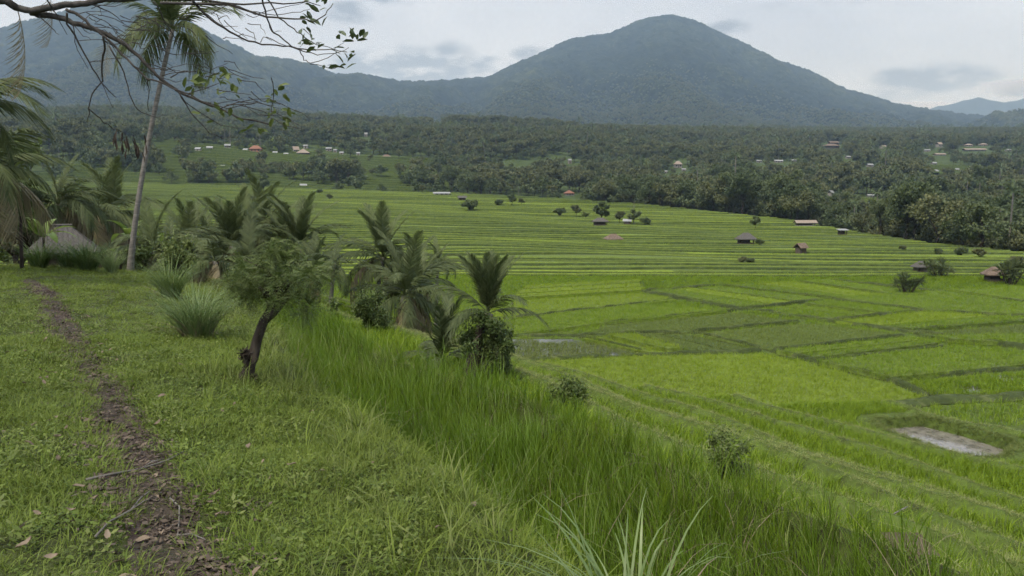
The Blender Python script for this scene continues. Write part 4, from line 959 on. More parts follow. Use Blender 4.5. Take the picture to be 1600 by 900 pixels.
# ---- wooded bank at the left edge
LT = [tree_meshes(200 + q, 6.5, 2.6, 3.4, .16, 15, 150, .30, M[['leaf', 'leaf_dry', 'leaf_light'][q]], low=.35) for q in range(3)]
for q, (px, py, Y, sc, kd, lab) in enumerate(((20, 360, 46, 1.25, 1, 'brownish leafy tree at the left edge behind the palms'), (75, 350, 52, 1.2, 0, 'dark leafy tree behind the hut, left of the brown palm'),
        (130, 345, 58, 1.1, 1, 'brownish tree behind the half dry palm'), (205, 355, 62, .95, 0, 'dark tree behind the tall palm trunk'), (-30, 380, 33, 1.1, 0, 'dark tree half outside the left edge'),
        (45, 385, 40, .8, 2, 'lighter green tree above the banana plant'), (235, 375, 55, .75, 2, 'small light green tree right of the tall palm trunk'), (160, 375, 70, 1.3, 0, 'tall dark tree at the back of the wooded bank'), (100, 370, 75, 1.35, 1, 'brown green tree at the back of the wooded bank'), (10, 370, 80, 1.5, 0, 'tall dark tree at the back near the left edge'))):
    b = P(px, py, Y); b[2] = float(H(b[0], b[1])); place_tree('broadleaf_tree', lab, b, LT[kd], q * 1.3, sc, 'trees on the wooded bank')
# slender bare trunk left of the hut
b = P(32, 395, 24.5); b[2] = float(H(b[0], b[1])); mb = MB(); mb.tube([(0, 0, -.2), (.03, 0, .6), (.06, 0, 1.2), (.1, 0, 1.7)], [.07, .055, .05, .04], 7)
o = thing('broken_tree', 'thin dark broken trunk standing left of the hut', 'tree', tuple(b)); obj('trunk', mb.mesh('trunk', M['bark'], smooth=True), o)

# ---- overhanging tree, trunk outside the frame on the left
o = thing('overhanging_tree', 'nearly bare branches with small leaf clusters hanging in from the upper left', 'tree', (-5.6, 5.2, float(H(-5.6, 5.2))))
ob = np.array(o.location); r = np.random.default_rng(71)
def Q(px, py, d=0.0): return P(px, py, 6.0 + d) - ob
mb = MB(); j0 = np.array([-5.5, 5.4, .55]) - ob
mb.tube([(0, 0, -.2), (.05, .02, .5), (.02, .1, 1.4), j0, np.array([-5.2, 5.3, 2.4]) - ob], [.19, .15, .13, .12, .08], 10)
obj('trunk', mb.mesh('trunk', M['bark'], smooth=True), o)
mb = MB()
def br(pts, r0, r1, d0=0.0, d1=.3):
    pts = np.array(pts, float); n = len(pts); q = np.linspace(0, n - 1, (n - 1) * 3 + 1)
    X = np.interp(q, range(n), pts[:, 0]) + r.normal(0, .8, len(q)); Y = np.interp(q, range(n), pts[:, 1]) + r.normal(0, .8, len(q)); D = np.linspace(d0, d1, len(q))
    mb.tube([Q(a, b_, c) for a, b_, c in zip(X, Y, D)], list(np.linspace(r0 * .72, r1 * .85, len(q))), 6)
mb.tube([j0, np.array([-4.9, 5.6, 1.35]) - ob, Q(7, 0), Q(24, 11)], [.06, .045, .034, .028], 8)
br([(7, 0), (24, 11), (46, 18), (59, 23), (95, 27), (115, 37), (144, 44), (166, 54), (196, 70), (227, 98), (247, 120), (274, 139), (300, 154), (343, 169), (377, 186), (421, 194)], .038, .006)
br([(46, 18), (75, 12), (103, 8), (135, 4), (165, -1), (230, -4), (300, -2)], .036, .022, 0, .2)
for pts, a, c in (([(103, 15), (122, 22), (142, 39), (161, 56), (181, 73), (208, 103), (230, 122), (257, 132), (300, 150), (311, 156)], .018, .005), ([(105, 20), (105, 37), (122, 64), (139, 98), (156, 125), (171, 144), (182, 153)], .011, .003),
        ([(161, 56), (164, 76), (159, 105), (160, 127), (144, 147), (138, 169), (137, 191)], .012, .003), ([(138, 169), (156, 186), (176, 200), (190, 204)], .006, .003), ([(171, 71), (186, 98), (196, 122), (208, 161), (220, 176), (245, 183), (257, 180)], .008, .002),
        ([(59, 23), (81, 44), (93, 55)], .008, .002), ([(73, 0), (90, 24), (105, 55)], .008, .002), ([(135, 4), (156, 12), (178, 22), (193, 37)], .008, .002), ([(250, 5), (306, 7), (360, 7), (387, 17), (416, 26), (446, 29), (490, 33), (509, 22), (520, 5)], .016, .003),
        ([(300, 0), (306, 7), (331, 32), (358, 49), (387, 65), (421, 70), (453, 73), (485, 79), (521, 78), (543, 81)], .014, .003), ([(409, -4), (416, 27), (428, 51), (450, 67), (468, 78), (495, 86), (526, 83)], .010, .003), ([(416, -4), (436, 27), (458, 46), (475, 59), (495, 68), (521, 76), (538, 66)], .008, .002),
        ([(468, 78), (475, 93), (485, 100), (524, 83), (545, 75)], .006, .002), ([(485, 100), (519, 108), (530, 104)], .004, .002), ([(300, -2), (360, 7), (421, 5), (480, 4), (500, 8)], .012, .003), ([(279, 144), (299, 176), (328, 208), (348, 215), (367, 214)], .007, .002),
        ([(343, 169), (387, 156), (426, 153)], .006, .002), ([(294, 147), (333, 134), (345, 128)], .006, .002), ([(311, 156), (355, 170), (400, 161), (430, 165)], .005, .002), ([(267, 122), (279, 114), (306, 111)], .007, .003), ([(425, 122), (428, 150), (424, 175)], .005, .003),
        ([(230, 122), (233, 150), (231, 172), (237, 174)], .005, .002), ([(208, 103), (240, 118), (275, 128), (300, 125)], .005, .002), ([(122, 64), (150, 62), (175, 60), (230, 70)], .004, .002), ([(139, 98), (170, 92), (230, 84)], .005, .002), ([(360, 7), (400, 22), (440, 12), (480, 4)], .006, .002),
        ([(387, 17), (430, 24), (470, 18), (485, 14)], .005, .002), ([(240, 0), (255, 30), (270, 52), (280, 75), (296, 90)], .008, .002), ([(416, 27), (424, 50), (440, 48)], .004, .002), ([(115, 37), (117, 60), (121, 78), (138, 108)], .006, .002), ([(227, 98), (260, 108), (290, 100), (310, 102)], .005, .002), ([(156, 125), (168, 150), (176, 170)], .004, .002), ([(274, 139), (290, 160), (345, 196), (385, 200)], .006, .002)):
    br(pts, a, c, r.uniform(-.3, .1), r.uniform(0, .6))
for _ in range(95):
    a = np.array([r.uniform(110, 430), 0]); a[1] = np.interp(a[0], [110, 200, 300, 430], [35, 75, 150, 170]) * r.uniform(.1, 1.1); b2 = a + [r.uniform(15, 60), r.uniform(-12, 30)]
    br([a, (a + b2) / 2 + r.normal(0, 5, 2), b2], .0048, .002, r.uniform(-.2, .3), r.uniform(0, .5))
obj('branch', mb.mesh('branch', M['bark_grey'], smooth=True), o)
def small_leaf(m):
    V = [(0, 0, 0), (.03, .020, .006), (.03, -.020, .006), (.075, .024, .008), (.075, -.024, .008), (.115, 0, -.006), (.03, 0, 0), (.075, 0, 0)]
    F = [(0, 6, 1), (0, 2, 6), (6, 7, 3, 1), (2, 4, 7, 6), (7, 5, 3), (4, 5, 7)]
    me = bpy.data.meshes.new('leaf'); me.from_pydata(V, [], F); me.materials.append(m); me.update(); return me
SL = {k: small_leaf(M[k]) for k in ('leaf_gloss', 'leaf_light', 'leaf_brown')}
for (px, py, sx, sy, n_, kd, hang) in ((492, 62, 14, 9, 14, 'leaf_gloss', 0), (470, 66, 6, 5, 4, 'leaf_gloss', 0), (541, 66, 10, 9, 11, 'leaf_gloss', 0), (560, 60, 6, 4, 4, 'leaf_gloss', 0), (497, 14, 8, 9, 9, 'leaf_gloss', 0), (481, 24, 6, 8, 7, 'leaf_gloss', 1), (530, 104, 8, 4, 6, 'leaf_gloss', 0), (510, 98, 2, 2, 1, 'leaf_gloss', 1),
        (345, 118, 14, 8, 20, 'leaf_light', 1), (308, 124, 10, 7, 10, 'leaf_light', 1), (362, 138, 8, 5, 6, 'leaf_light', 0), (435, 146, 7, 9, 12, 'leaf_light', 1), (438, 178, 9, 9, 12, 'leaf_light', 1), (350, 186, 20, 8, 8, 'leaf_light', 0), (400, 204, 14, 6, 7, 'leaf_light', 0), (330, 172, 12, 6, 5, 'leaf_light', 0), (545, 82, 10, 3, 4, 'leaf_gloss', 0),
        (196, 214, 7, 6, 8, 'leaf_brown', 2), (214, 222, 9, 8, 10, 'leaf_brown', 2), (180, 206, 3, 4, 3, 'leaf_brown', 2)):
    for _ in range(n_):
        p = Q(px + r.normal(0, sx), py + r.normal(0, sy), r.normal(.25, .12)); el = {0: r.uniform(-30, 60), 1: r.uniform(-70, 20), 2: r.uniform(-95, -65)}[hang]
        obj('leaf', SL[kd], o, tuple(p), Euler((r.uniform(-1, 1), -R(el), r.uniform(0, 6.28))), float(r.uniform(.55, .95)) if hang != 2 else (float(r.uniform(.7, 1.1)), .4, 1))
# dead palm frond caught in the branches at the corner
fm = [frond_mesh('dry_frond', 180 + q, .9, .5, M['frond_dry'], 22, 1.0, .5, .012, .0, .006) for q in range(1)][0]
for q, (px, py, sc, lab) in enumerate(((26, 10, 1.0, 'dead palm frond hanging at the upper left corner'), (76, -12, .6, 'short dead frond hanging from the thick branch'), (168, 62, .45, 'small dry tuft hanging among the bare branches'))):
    tp = P(px, py, 6.1); f = thing('dead_frond', lab, 'dead frond', tuple(tp)); obj('frond', fm, f, (0, 0, 0), Euler((.4 * q, R(80), .5 + q)), sc * .72)

# ---- fallen leaves and twigs
def litter_leaf(seed):
    r = np.random.default_rng(seed); n = 6; V = []
    for j in range(n + 1):
        f = j / n; w = .021 * math.sin(math.pi * f) ** .7 * r.uniform(.85, 1.15) if 0 < f < 1 else .001; z = .012 * math.sin(f * 4 + seed) + .004
        V += [(.09 * (f - .5), -w, z + .010), (.09 * (f - .5), 0, z), (.09 * (f - .5), w, z + .008)]
    F = [(3 * j + q, 3 * j + q + 1, 3 * j + q + 4, 3 * j + q + 3) for j in range(n) for q in (0, 1)]
    return mesh_np('fallen_leaf', np.array(V), np.array(F), (M['litter'],), smooth=True)
LL = [litter_leaf(q) for q in range(6)]; r = np.random.default_rng(81); cnt = 0
while cnt < 190:
    if cnt < 140: y = 3.2 + 9.5 * r.uniform() ** 1.5; x = np.interp(y, ps, pxx) + r.normal(0, .24)
    else: y = 3.0 + 6 * r.uniform() ** 1.3; x = np.interp(y, ps, pxx) + r.choice([-1, 1], p=[.75, .25]) * r.uniform(.3, 2.2)
    z = float(H(x, y)); on = abs(x - np.interp(y, ps, pxx)) < .3
    px, py = proj(x, y, z)
    if px < -20 or py > 915: continue
    q = obj('fallen_leaf', LL[cnt % 6], None, (x, y, z + (.012 if on else .05)), Euler((r.normal(0, .25), r.normal(0, .25), r.uniform(0, 6.28))), float(r.uniform(.45, .95)))
    zn = 'near the bottom edge' if py > 830 else 'beside the fallen twigs' if py > 720 else 'level with the leaning tree' if py > 570 else 'on the far stretch'
    sd2 = 'left' if x < np.interp(y, ps, pxx) else 'right'
    tag(q, 'curled dry brown leaf on the dirt footpath ' + zn if on else 'pale dry leaf in the turf %s of the footpath ' % sd2 + zn, 'leaf', 'dry leaves on the footpath ' + zn if on else 'dry leaves %s of the footpath ' % sd2 + zn); cnt += 1
for lab, pts, rad in (('long bent twig lying across the footpath', [(135, 757), (175, 748), (220, 740), (262, 726), (288, 712)], .009), ('curved pale twig on the turf left of the footpath', [(150, 847), (170, 825), (205, 805), (220, 786), (235, 775)], .007),
                      ('short upright lying twig in the middle of the footpath', [(266, 786), (281, 800), (280, 825), (278, 847)], .006), ('thin twig at the right side of the footpath near the bottom', [(276, 845), (300, 843), (322, 852)], .006), ('twig lying across the far footpath', [(120, 570), (140, 566), (152, 562)], .008)):
    W_ = [hit(*p) + np.array([0, 0, .03]) for p in pts]; mb = MB(); mb.tube([w - W_[0] for w in W_], list(np.linspace(rad, rad * .5, len(W_))), 6)
    if len(pts) > 4: mb.tube([W_[2] - W_[0], W_[2] - W_[0] + np.array([.05, .06, .03]), W_[2] - W_[0] + np.array([.09, .14, .02])], [rad * .5, rad * .4, rad * .2], 5)
    tag(obj('twig', mb.mesh('twig', M['bark_pale'], smooth=True), None, tuple(W_[0])), lab, 'twig', 'twigs on the footpath')
# bamboo pole and bare earth notch in the lower terraces
a = hit(1362, 826); c = P(1418, 792, a[1] + .5); mb = MB(); d = c - a
mb.tube([d * f + np.array([0, 0, .02 * math.sin(3 * f)]) for f in np.linspace(0, 1, 8)], list(np.linspace(.014, .008, 8)), 6)
tag(obj('bamboo_pole', mb.mesh('bamboo_pole', M['bark_pale'], smooth=True), None, tuple(a)), 'pale bamboo pole lying slanted over the rice near the bare earth', 'pole')
b = hit(1428, 838); bund([(1388, 834), (1410, 838), (1440, 840), (1468, 832)], .6, .45, float(b[2]) + .28, .3, 'earth')

# ================================================================= buildings
def hip_roof(mb, w, d, h, z, ridge=.45, over=.35, th=.12, m=0):
    W2_, D2 = w / 2 + over, d / 2 + over; rl = (w * ridge) / 2
    for dz, q in ((0, 0), (-th, 1)):
        pass
    V = [(-W2_, -D2, z), (W2_, -D2, z), (W2_, D2, z), (-W2_, D2, z), (-rl, 0, z + h), (rl, 0, z + h), (-W2_, -D2, z - th), (W2_, -D2, z - th), (W2_, D2, z - th), (-W2_, D2, z - th)]
    mb.add(V, [(0, 1, 5, 4), (1, 2, 5), (2, 3, 4, 5), (3, 0, 4), (0, 6, 7, 1), (1, 7, 8, 2), (2, 8, 9, 3), (3, 9, 6, 0), (6, 9, 8, 7)], m)
def gable_roof(mb, w, d, h, z, over=.35, th=.1, slope1=False):
    W2_, D2 = w / 2 + over, d / 2 + over
    if slope1: mb.add([(-W2_, -D2, z), (W2_, -D2, z), (W2_, D2, z + h), (-W2_, D2, z + h), (-W2_, -D2, z - th), (W2_, -D2, z - th), (W2_, D2, z + h - th), (-W2_, D2, z + h - th)], [(0, 1, 2, 3), (7, 6, 5, 4), (0, 4, 5, 1), (1, 5, 6, 2), (2, 6, 7, 3), (3, 7, 4, 0)]); return
    mb.add([(-W2_, -D2, z), (W2_, -D2, z), (W2_, 0, z + h), (-W2_, 0, z + h), (W2_, D2, z), (-W2_, D2, z), (-W2_, -D2, z - th), (W2_, -D2, z - th), (W2_, 0, z + h - th), (-W2_, 0, z + h - th), (W2_, D2, z - th), (-W2_, D2, z - th)],
           [(0, 1, 2, 3), (3, 2, 4, 5), (7, 6, 9, 8), (8, 9, 11, 10), (0, 6, 7, 1), (4, 10, 11, 5), (1, 7, 8, 2), (2, 8, 10, 4), (3, 9, 6, 0), (5, 11, 9, 3)])
HOUSES = []
def house(label, px, py, wpx, roof, wall, style='hip', hw=2.6, hr=None, dep=.7, rz=0.0, name='house', open_=False, Y=None, sink=.3, group=None, cat='house'):
    b = hit(px, py, 30) if Y is None else P(px, py, Y)
    if Y is not None: b[2] = min(b[2], b[2])
    wpx = wpx * (.72 if cat == 'hut' else .7); hw = hw * .75; w = wpx * b[1] / FPX; d = w * dep; hr = (hr if hr is not None else w * .24) * .72
    o = thing(name, label, cat, tuple(b), rz, group); mb = MB(); sc = 1
    zg = float(H(b[0], b[1])) - b[2] - sink
    if open_:
        for sx in (-1, 1):
            for sy in (-1, 1):
                q = MB(); q.box((sx * w * .42 - .08, sy * d * .42 - .08, zg), (sx * w * .42 + .08, sy * d * .42 + .08, hw)); obj('post', q.mesh('post', M['woodwall']), o)
        mb.box((-w * .46, -d * .46, zg), (w * .46, d * .46, .45)); obj('platform', mb.mesh('platform', wall), o)
        mb = MB(); mb.box((-w * .40, d * .2, .45), (w * .40, d * .4, hw)); obj('wall', mb.mesh('wall', M['woodwall']), o)
    else:
        mb.box((-w / 2, -d / 2, zg), (w / 2, d / 2, hw)); obj('wall', mb.mesh('wall', wall), o)
        dm = MB(); dm.box((-.5, -d / 2 - .06, 0), (.5, -d / 2 + .02, min(2.1, hw * .85))); obj('door', dm.mesh('door', M['woodwall']), o)
        for sx in (-1, 1):
            if w > 4: q = MB(); q.box((sx * w * .3 - .6, -d / 2 - .05, hw * .35), (sx * w * .3 + .6, -d / 2 + .02, hw * .78)); obj('window', q.mesh('window', M['glass']), o)
    mb = MB()
    if style == 'hip': hip_roof(mb, w, d, hr, hw, .4, max(.3, w * .07))
    elif style == 'pyr': hip_roof(mb, w, d, hr, hw, .06, max(.3, w * .07))
    elif style == 'flat': gable_roof(mb, w, d, hr * .4, hw, .3, .12, True)
    else: gable_roof(mb, w, d, hr, hw, max(.3, w * .05))
    rf = obj('roof', mb.mesh('roof', roof), o)
    if style == 'tier':
        pass
    q0 = proj(b[0], b[1], b[2]); HOUSES.append((px - wpx * .75, px + wpx * .75, py - (hw + hr) / b[1] * FPX - 2, py + 2, b[1])); return o

# grey hut below the path
b = P(100, 392, 33); zg = float(H(b[0], b[1])); o = thing('hut', 'hut with ribbed grey thatched hip roof below the end of the path', 'hut', tuple(b), R(28))
w, d = 2.5, 2.2; mb = MB(); mb.box((-w / 2 + .25, -d / 2 + .25, zg - b[2] - .2), (w / 2 - .25, d / 2 - .25, .05)); obj('wall', mb.mesh('wall', M['woodwall']), o)
mb = MB(); hip_roof(mb, w, d, 1.08, 0, .22, .15); rf = obj('roof', mb.mesh('roof', M['thatch']), o)
W2_, D2, rl = w / 2 + .15, d / 2 + .15, w * .11
for side in range(4):      # ribs of the roof covering
    for q in range(15):
        f = (q + .5) / 15
        if side == 0: e = np.array([-W2_ + 2 * W2_ * f, -D2, 0]); tp = np.array([max(-rl, min(rl, -W2_ + 2 * W2_ * f)), 0, 1.08])
        elif side == 1: e = np.array([W2_, -D2 + 2 * D2 * f, 0]); tp = np.array([rl, 0, 1.08])
        elif side == 2: e = np.array([-W2_ + 2 * W2_ * f, D2, 0]); tp = np.array([max(-rl, min(rl, -W2_ + 2 * W2_ * f)), 0, 1.08])
        else: e = np.array([-W2_, -D2 + 2 * D2 * f, 0]); tp = np.array([-rl, 0, 1.08])
        if side in (0, 2):
            kf = min(1, (W2_ - abs(e[0])) / (W2_ - rl)); tp = np.array([e[0], e[1] * (1 - kf), 1.08 * kf])
        else:
            kf = min(1, (D2 - abs(e[1])) / D2); tp = np.array([e[0] + (math.copysign(rl, e[0]) - e[0]) * kf, e[1], 1.08 * kf])
        q_ = MB(); q_.tube([e + np.array([0, 0, -.02]), tp + np.array([0, 0, .012])], [.030, .024], 5); obj('rib', q_.mesh('rib', M['thatch']), rf)
mb = MB(); mb.tube([(-rl - .1, 0, 1.1), (rl + .1, 0, 1.1)], [.06, .06], 6); obj('ridge_cap', mb.mesh('ridge_cap', M['thatch']), rf)

# huts standing in the rice terraces
TH = M['thatch']; BR = M['roof_brown']; WW = M['woodwall']; WH = M['roof_white']; GR = M['roof_grey']; RD = M['roof_tile_red']; PL = M['plaster']; PT_ = M['roof_tile_pale']
fh = dict(name='field_hut', cat='hut', group='huts in the rice terraces')
house('low brown thatched field hut alone in the middle of the terraces', 958, 376, 30, BR, WW, 'hip', .5, 1.4, .8, .3, **fh)
house('dark thatched hut under the trees behind the low brown hut', 938, 353, 30, TH, WW, 'hip', 1.6, 1.3, .6, .1, open_=True, **fh)
house('small grey hut beside a bare pole among trees', 980, 352, 14, GR, WW, 'gable', 1.5, .8, .7, -.2, **fh)
house('grey thatched hut with a tree, right centre of the terraces', 1165, 383, 32, TH, WW, 'hip', 1.6, 1.6, .7, .2, open_=True, **fh)
house('small brown thatched hut right of the grey thatched hut', 1251, 396, 18, BR, WW, 'gable', 1.3, 1.1, .8, .5, **fh)
house('long low pale roofed shed at the edge of the woods', 1258, 354, 44, PT_, PL, 'gable', 1.4, 1.0, .3, .1, open_=True, **fh)
house('little open shelter with flat grey roof near the ravine', 1316, 369, 17, GR, WW, 'flat', 1.9, .8, .6, .1, open_=True, **fh)
house('dark hut hidden beside the spiky bush on the right', 1438, 427, 22, TH, WW, 'hip', 1.2, 1.0, .8, .2, **fh)
house('brown hut among shrubs at the right edge', 1553, 441, 34, BR, WW, 'hip', 1.3, 1.2, .8, -.2, open_=True, **fh)
house('small shelter with glaring white roof on the left terraces', 297, 337, 13, WH, WW, 'flat', 1.6, 1.6, .8, .0, open_=True, **fh)
house('little grey hut at the top edge of the left terraces', 474, 294, 13, GR, PL, 'gable', 2.2, 1.4, .8, .4, **fh)
house('dark open hut beside a round tree at the upper terraces', 722, 314, 17, TH, WW, 'gable', 1.8, 1.2, .7, .1, open_=True, **fh)
house('pale low shed among bushes at the upper terraces', 690, 305, 34, GR, PL, 'gable', 1.2, .9, .4, .1, **fh)
house('orange roofed house in a small clearing above the terraces', 889, 305, 19, RD, PL, 'pyr', 1.6, 2.6, .9, .2, group='village houses', name='house')
vh = dict(group='village houses')
for (lab, px, py, wp, rf, wl_, st, hw, hr, dp, rz) in (
    ('village house with large red hip roof and red walls', 400, 238, 24, RD, M['brickwall'], 'hip', 3.6, 4.0, .7, .1), ('pavilion with broad pale brown roof in the left village', 474, 242, 26, PT_, WW, 'pyr', 2.0, 5.0, .9, .2),
    ('pale roofed house just left of the broad pavilion', 462, 238, 13, PT_, PL, 'gable', 2.6, 4.2, .9, .6), ('white house standing behind the broad pavilion', 478, 232, 9, WH, PL, 'gable', 3.0, 1.6, .8, 0), ('leftmost small white house of the left village', 310, 238, 11, GR, PL, 'gable', 3.4, 1.8, .8, 0),
    ('white two windowed house second in the left village', 328, 236, 12, GR, PL, 'gable', 3.4, 1.8, .8, .2), ('white house with bright roof left of the red one', 356, 232, 12, WH, PL, 'gable', 3.0, 2.0, .8, .2), ('low long white wall house under the left village', 322, 241, 22, GR, PL, 'flat', 1.6, 1.0, .3, 0),
    ('tiny white roofed hut below the left village', 348, 261, 8, WH, PL, 'flat', 1.4, 1.4, .8, 0), ('white roofed house right of the pavilion', 514, 236, 12, WH, PL, 'gable', 2.8, 1.8, .7, .1), ('small white house at the end of the village row', 524, 238, 7, WH, PL, 'gable', 2.4, 1.4, .8, 0),
    ('low white shed between trees of the left village', 534, 242, 8, GR, PL, 'gable', 2.4, 1.4, .8, 0), ('tiny pale house near the right end of the left village', 560, 243, 7, GR, PL, 'gable', 2.6, 1.4, .8, 0), ('brown roofed house standing apart right of the left village', 604, 248, 18, BR, PL, 'hip', 2.2, 2.6, .7, .1),
    ('small house left of the red roofed house', 384, 238, 9, GR, PL, 'gable', 2.6, 1.5, .8, 0), ('small white house between red roof and pavilion', 430, 242, 9, GR, PL, 'gable', 2.4, 1.4, .8, .2), ('pale house in front of the pavilion row', 447, 244, 9, GR, PL, 'gable', 2.2, 1.4, .8, .1),
    ('lone white house high on the forested slope', 572, 214, 6, WH, PL, 'gable', 4.0, 3.0, .8, 0), ('white roofed speck of a house on the slope below the saddle', 683, 190, 7, WH, PL, 'flat', 6.0, 6.0, .8, 0),
    ('tiered pale house standing out of the middle woods', 1059, 262, 15, PT_, PL, 'hip', 4.0, 4.0, .8, .1), ('low white shed at the foot of the tiered house', 1068, 267, 9, WH, PL, 'gable', 1.6, 1.4, .6, 0), ('tiny white shed left of the tiered house', 1040, 271, 6, WH, PL, 'gable', 2.0, 1.4, .8, 0),
    ('small white house in the woods above the orange roof', 890, 256, 7, WH, PL, 'gable', 4.0, 2.2, .7, .3), ('brown many roofed compound in the right woods', 1298, 232, 30, BR, WW, 'hip', 4.5, 4.0, .6, .1), ('upper brown pavilion behind the many roofed compound', 1302, 226, 20, BR, WW, 'gable', 3.5, 3.0, .6, .1),
    ('white roofed house below the brown compound', 1359, 261, 12, WH, PL, 'gable', 2.2, 2.0, .7, .1), ('row of low pale houses at centre right', 1216, 254, 18, GR, PL, 'gable', 2.0, 1.6, .4, 0), ('white low house at the left of the pale row', 1186, 254, 11, WH, PL, 'gable', 2.0, 1.4, .5, 0), ('white low house at the right of the pale row', 1240, 253, 10, WH, PL, 'gable', 2.0, 1.4, .5, 0),
    ('small white house above the pale row', 1325, 248, 10, WH, PL, 'gable', 2.4, 1.6, .6, .2), ('white pointed building right of the brown compound', 1380, 232, 12, PT_, PL, 'gable', 3.0, 3.0, .8, .4), ('tall pale gabled house of the right village', 1467, 230, 11, PT_, PL, 'gable', 5.0, 4.0, .9, .3),
    ('long pale brown roof at the front of the right village', 1468, 243, 24, PT_, PL, 'gable', 1.6, 1.8, .4, .15), ('long white roofed hall of the right village', 1522, 236, 44, PT_, PL, 'gable', 2.0, 2.2, .3, .0), ('pale house above the long white hall', 1513, 229, 14, PT_, PL, 'hip', 2.5, 2.5, .7, 0), ('pale house at the upper right of the long hall', 1536, 228, 14, PT_, PL, 'hip', 2.5, 2.5, .7, 0),
    ('small white house at the right end of the right village', 1575, 237, 10, WH, PL, 'gable', 2.4, 1.8, .7, 0), ('white house left of the long brown roof', 1448, 237, 12, WH, PL, 'gable', 2.2, 1.6, .6, 0), ('small white house in the terraced gap', 1459, 258, 10, WH, PL, 'gable', 2.2, 1.8, .7, .2), ('white house at the top of the small clearing', 1462, 271, 9, WH, PL, 'gable', 2.4, 2.0, .8, .5), ('tiny white house right of the small clearing', 1495, 268, 7, WH, PL, 'gable', 2.2, 1.6, .8, 0),
    ('white walled house deep in the near right woods', 1298, 306, 10, WH, PL, 'gable', 2.4, 2.2, .9, .6), ('low grey shed near the wood clearing', 1360, 308, 14, GR, PL, 'gable', 1.4, 1.0, .5, 0)):
    house(lab, px, py, wp, rf, wl_, st, hw, hr, dp, rz, **vh)

# ================================================================= woods
def forest_proto(seed, m, h, rx, n, ls):
    t_, c_ = tree_meshes(seed, h, rx, h * .62, .16, 9, n // 9, ls, m, low=.32, shell=.45, asp=.7, clump=.45); return t_, c_
FT = [forest_proto(300, M['forest_a'], 11, 4.2, 2600, .42), forest_proto(301, M['forest_b'], 10, 4.6, 2600, .44), forest_proto(302, M['forest_a'], 13, 3.6, 2600, .42), forest_proto(303, M['forest_b'], 8.5, 4.4, 2400, .42), forest_proto(304, M['forest_a'], 9, 5.0, 2800, .46)]
def join(name, a, b):
    va = np.array([v.co[:] for v in a.vertices]); V = [va]; F = [tuple(p.vertices) for p in a.polygons]; mi = [0] * len(F); o_ = len(va)
    vb = np.empty(len(b.vertices) * 3, np.float32); b.vertices.foreach_get('co', vb); V.append(vb.reshape(-1, 3)); fb = [tuple(i + o_ for i in p.vertices) for p in b.polygons]
    me = bpy.data.meshes.new(name); me.from_pydata(np.concatenate(V).tolist(), [], F + fb); me.materials.append(a.materials[0]); me.materials.append(b.materials[0]); me.polygons.foreach_set('material_index', mi + [1] * len(fb)); me.update(); return me
LOW = [join('wood_tree', *forest_proto(310 + q, M[['forest_a', 'forest_b'][q % 2]], [10, 11, 8.5, 12][q], [4.4, 4.0, 4.8, 3.8][q], 620, .85)) for q in range(4)]
def palm_proto(seed, h):
    r = np.random.default_rng(seed); mb = MB(); mb.tube([(0, 0, -.5), (.2, 0, h * .5), (.5, .1, h)], [.24, .18, .15], 5); V = [np.array(mb.v)]; F = [np.array([f for f in mb.f if len(f) == 4])]; off = len(mb.v); mi = [0] * len(F[0]); a = 0
    for q in range(14):
        a += 2.4; me = FRF[q % 3]; v = np.empty(len(me.vertices) * 3, np.float32); me.vertices.foreach_get('co', v); f = np.array([tuple(pl.vertices) for pl in me.polygons])
        Mx = np.array(Euler((0, -R(r.uniform(-20, 70)), a)).to_matrix()); V.append(v.reshape(-1, 3) @ Mx.T * 1.1 + [.5, .1, h]); F.append(f + off); off += len(v) // 3; mi += [1] * len(f)
    return mesh_np('wood_palm', np.concatenate(V), np.concatenate(F), (M['bark_pale'], M['frond_far']), mi)
proto_col('wood_tree', LOW + [palm_proto(5, 12)])
pts = []; d = 132.0
while d < 2420:
    sp = float(np.interp(d, [130, 300, 600, 1500, 2650], [6.0, 6.6, 7.6, 11, 15])); n = int(d * R(80) / sp); a = (np.arange(n) + rng.uniform(-.45, .45, n)) * sp / d - R(40)
    dd = d + rng.uniform(-.45, .45, n) * sp; pts.append(np.stack([np.sin(a) * dd, np.cos(a) * dd, np.full(n, sp)], -1)); d += sp * .9
pts = np.concatenate(pts); x, y, sp = pts.T; z = H(x, y)
ok = in_view(x, y, z + 6, 80, 80) & ((x - xe(y) > 4) | (y > 447)) & (y > 125)
ok &= ~((x < 20) & (y < 440))
# fields and clearings
ok &= ~((y > 440) & (y < 700) & (x > -310) & (x < -30) & ((vnoise(x / 28, y / 22, 95) > -.14) | (y < 456)) & (rng.uniform(0, 1, len(x)) < .88))
ok &= ~((x > 160) & (x < 245) & (y > 350) & (y < 447)); ok &= ~((x > 340) & (x < 414) & (y > 545) & (y < 722))
ok &= vnoise(x / 45, y / 45, 97) + .5 * vnoise(x / 14, y / 14, 98) > -.24
sc = sp / 8.0 * rng.uniform(.55, 1.5, len(x)) * np.where(vnoise(x / 30, y / 30, 99) > .2, 1.25, 1.0); sc = np.clip(np.clip(sc, .6, 1.75) * np.interp(y, [130, 350, 700], [1.4, 1.25, 1.0]), .6, 1.8)
tpx, tpb = proj(x, y, z); tpt = proj(x, y, z + 11 * sc)[1]; tw = 4.0 * sc / y * FPX
for (a0, a1, b0, b1, hy) in HOUSES:
    ok &= ~((y < hy + 4) & (tpx + tw > a0) & (tpx - tw < a1) & (tpt < b1 - .45 * (b1 - b0)) & (tpb > b0))
x, y, z, sp, sc = x[ok], y[ok], z[ok], sp[ok], sc[ok]
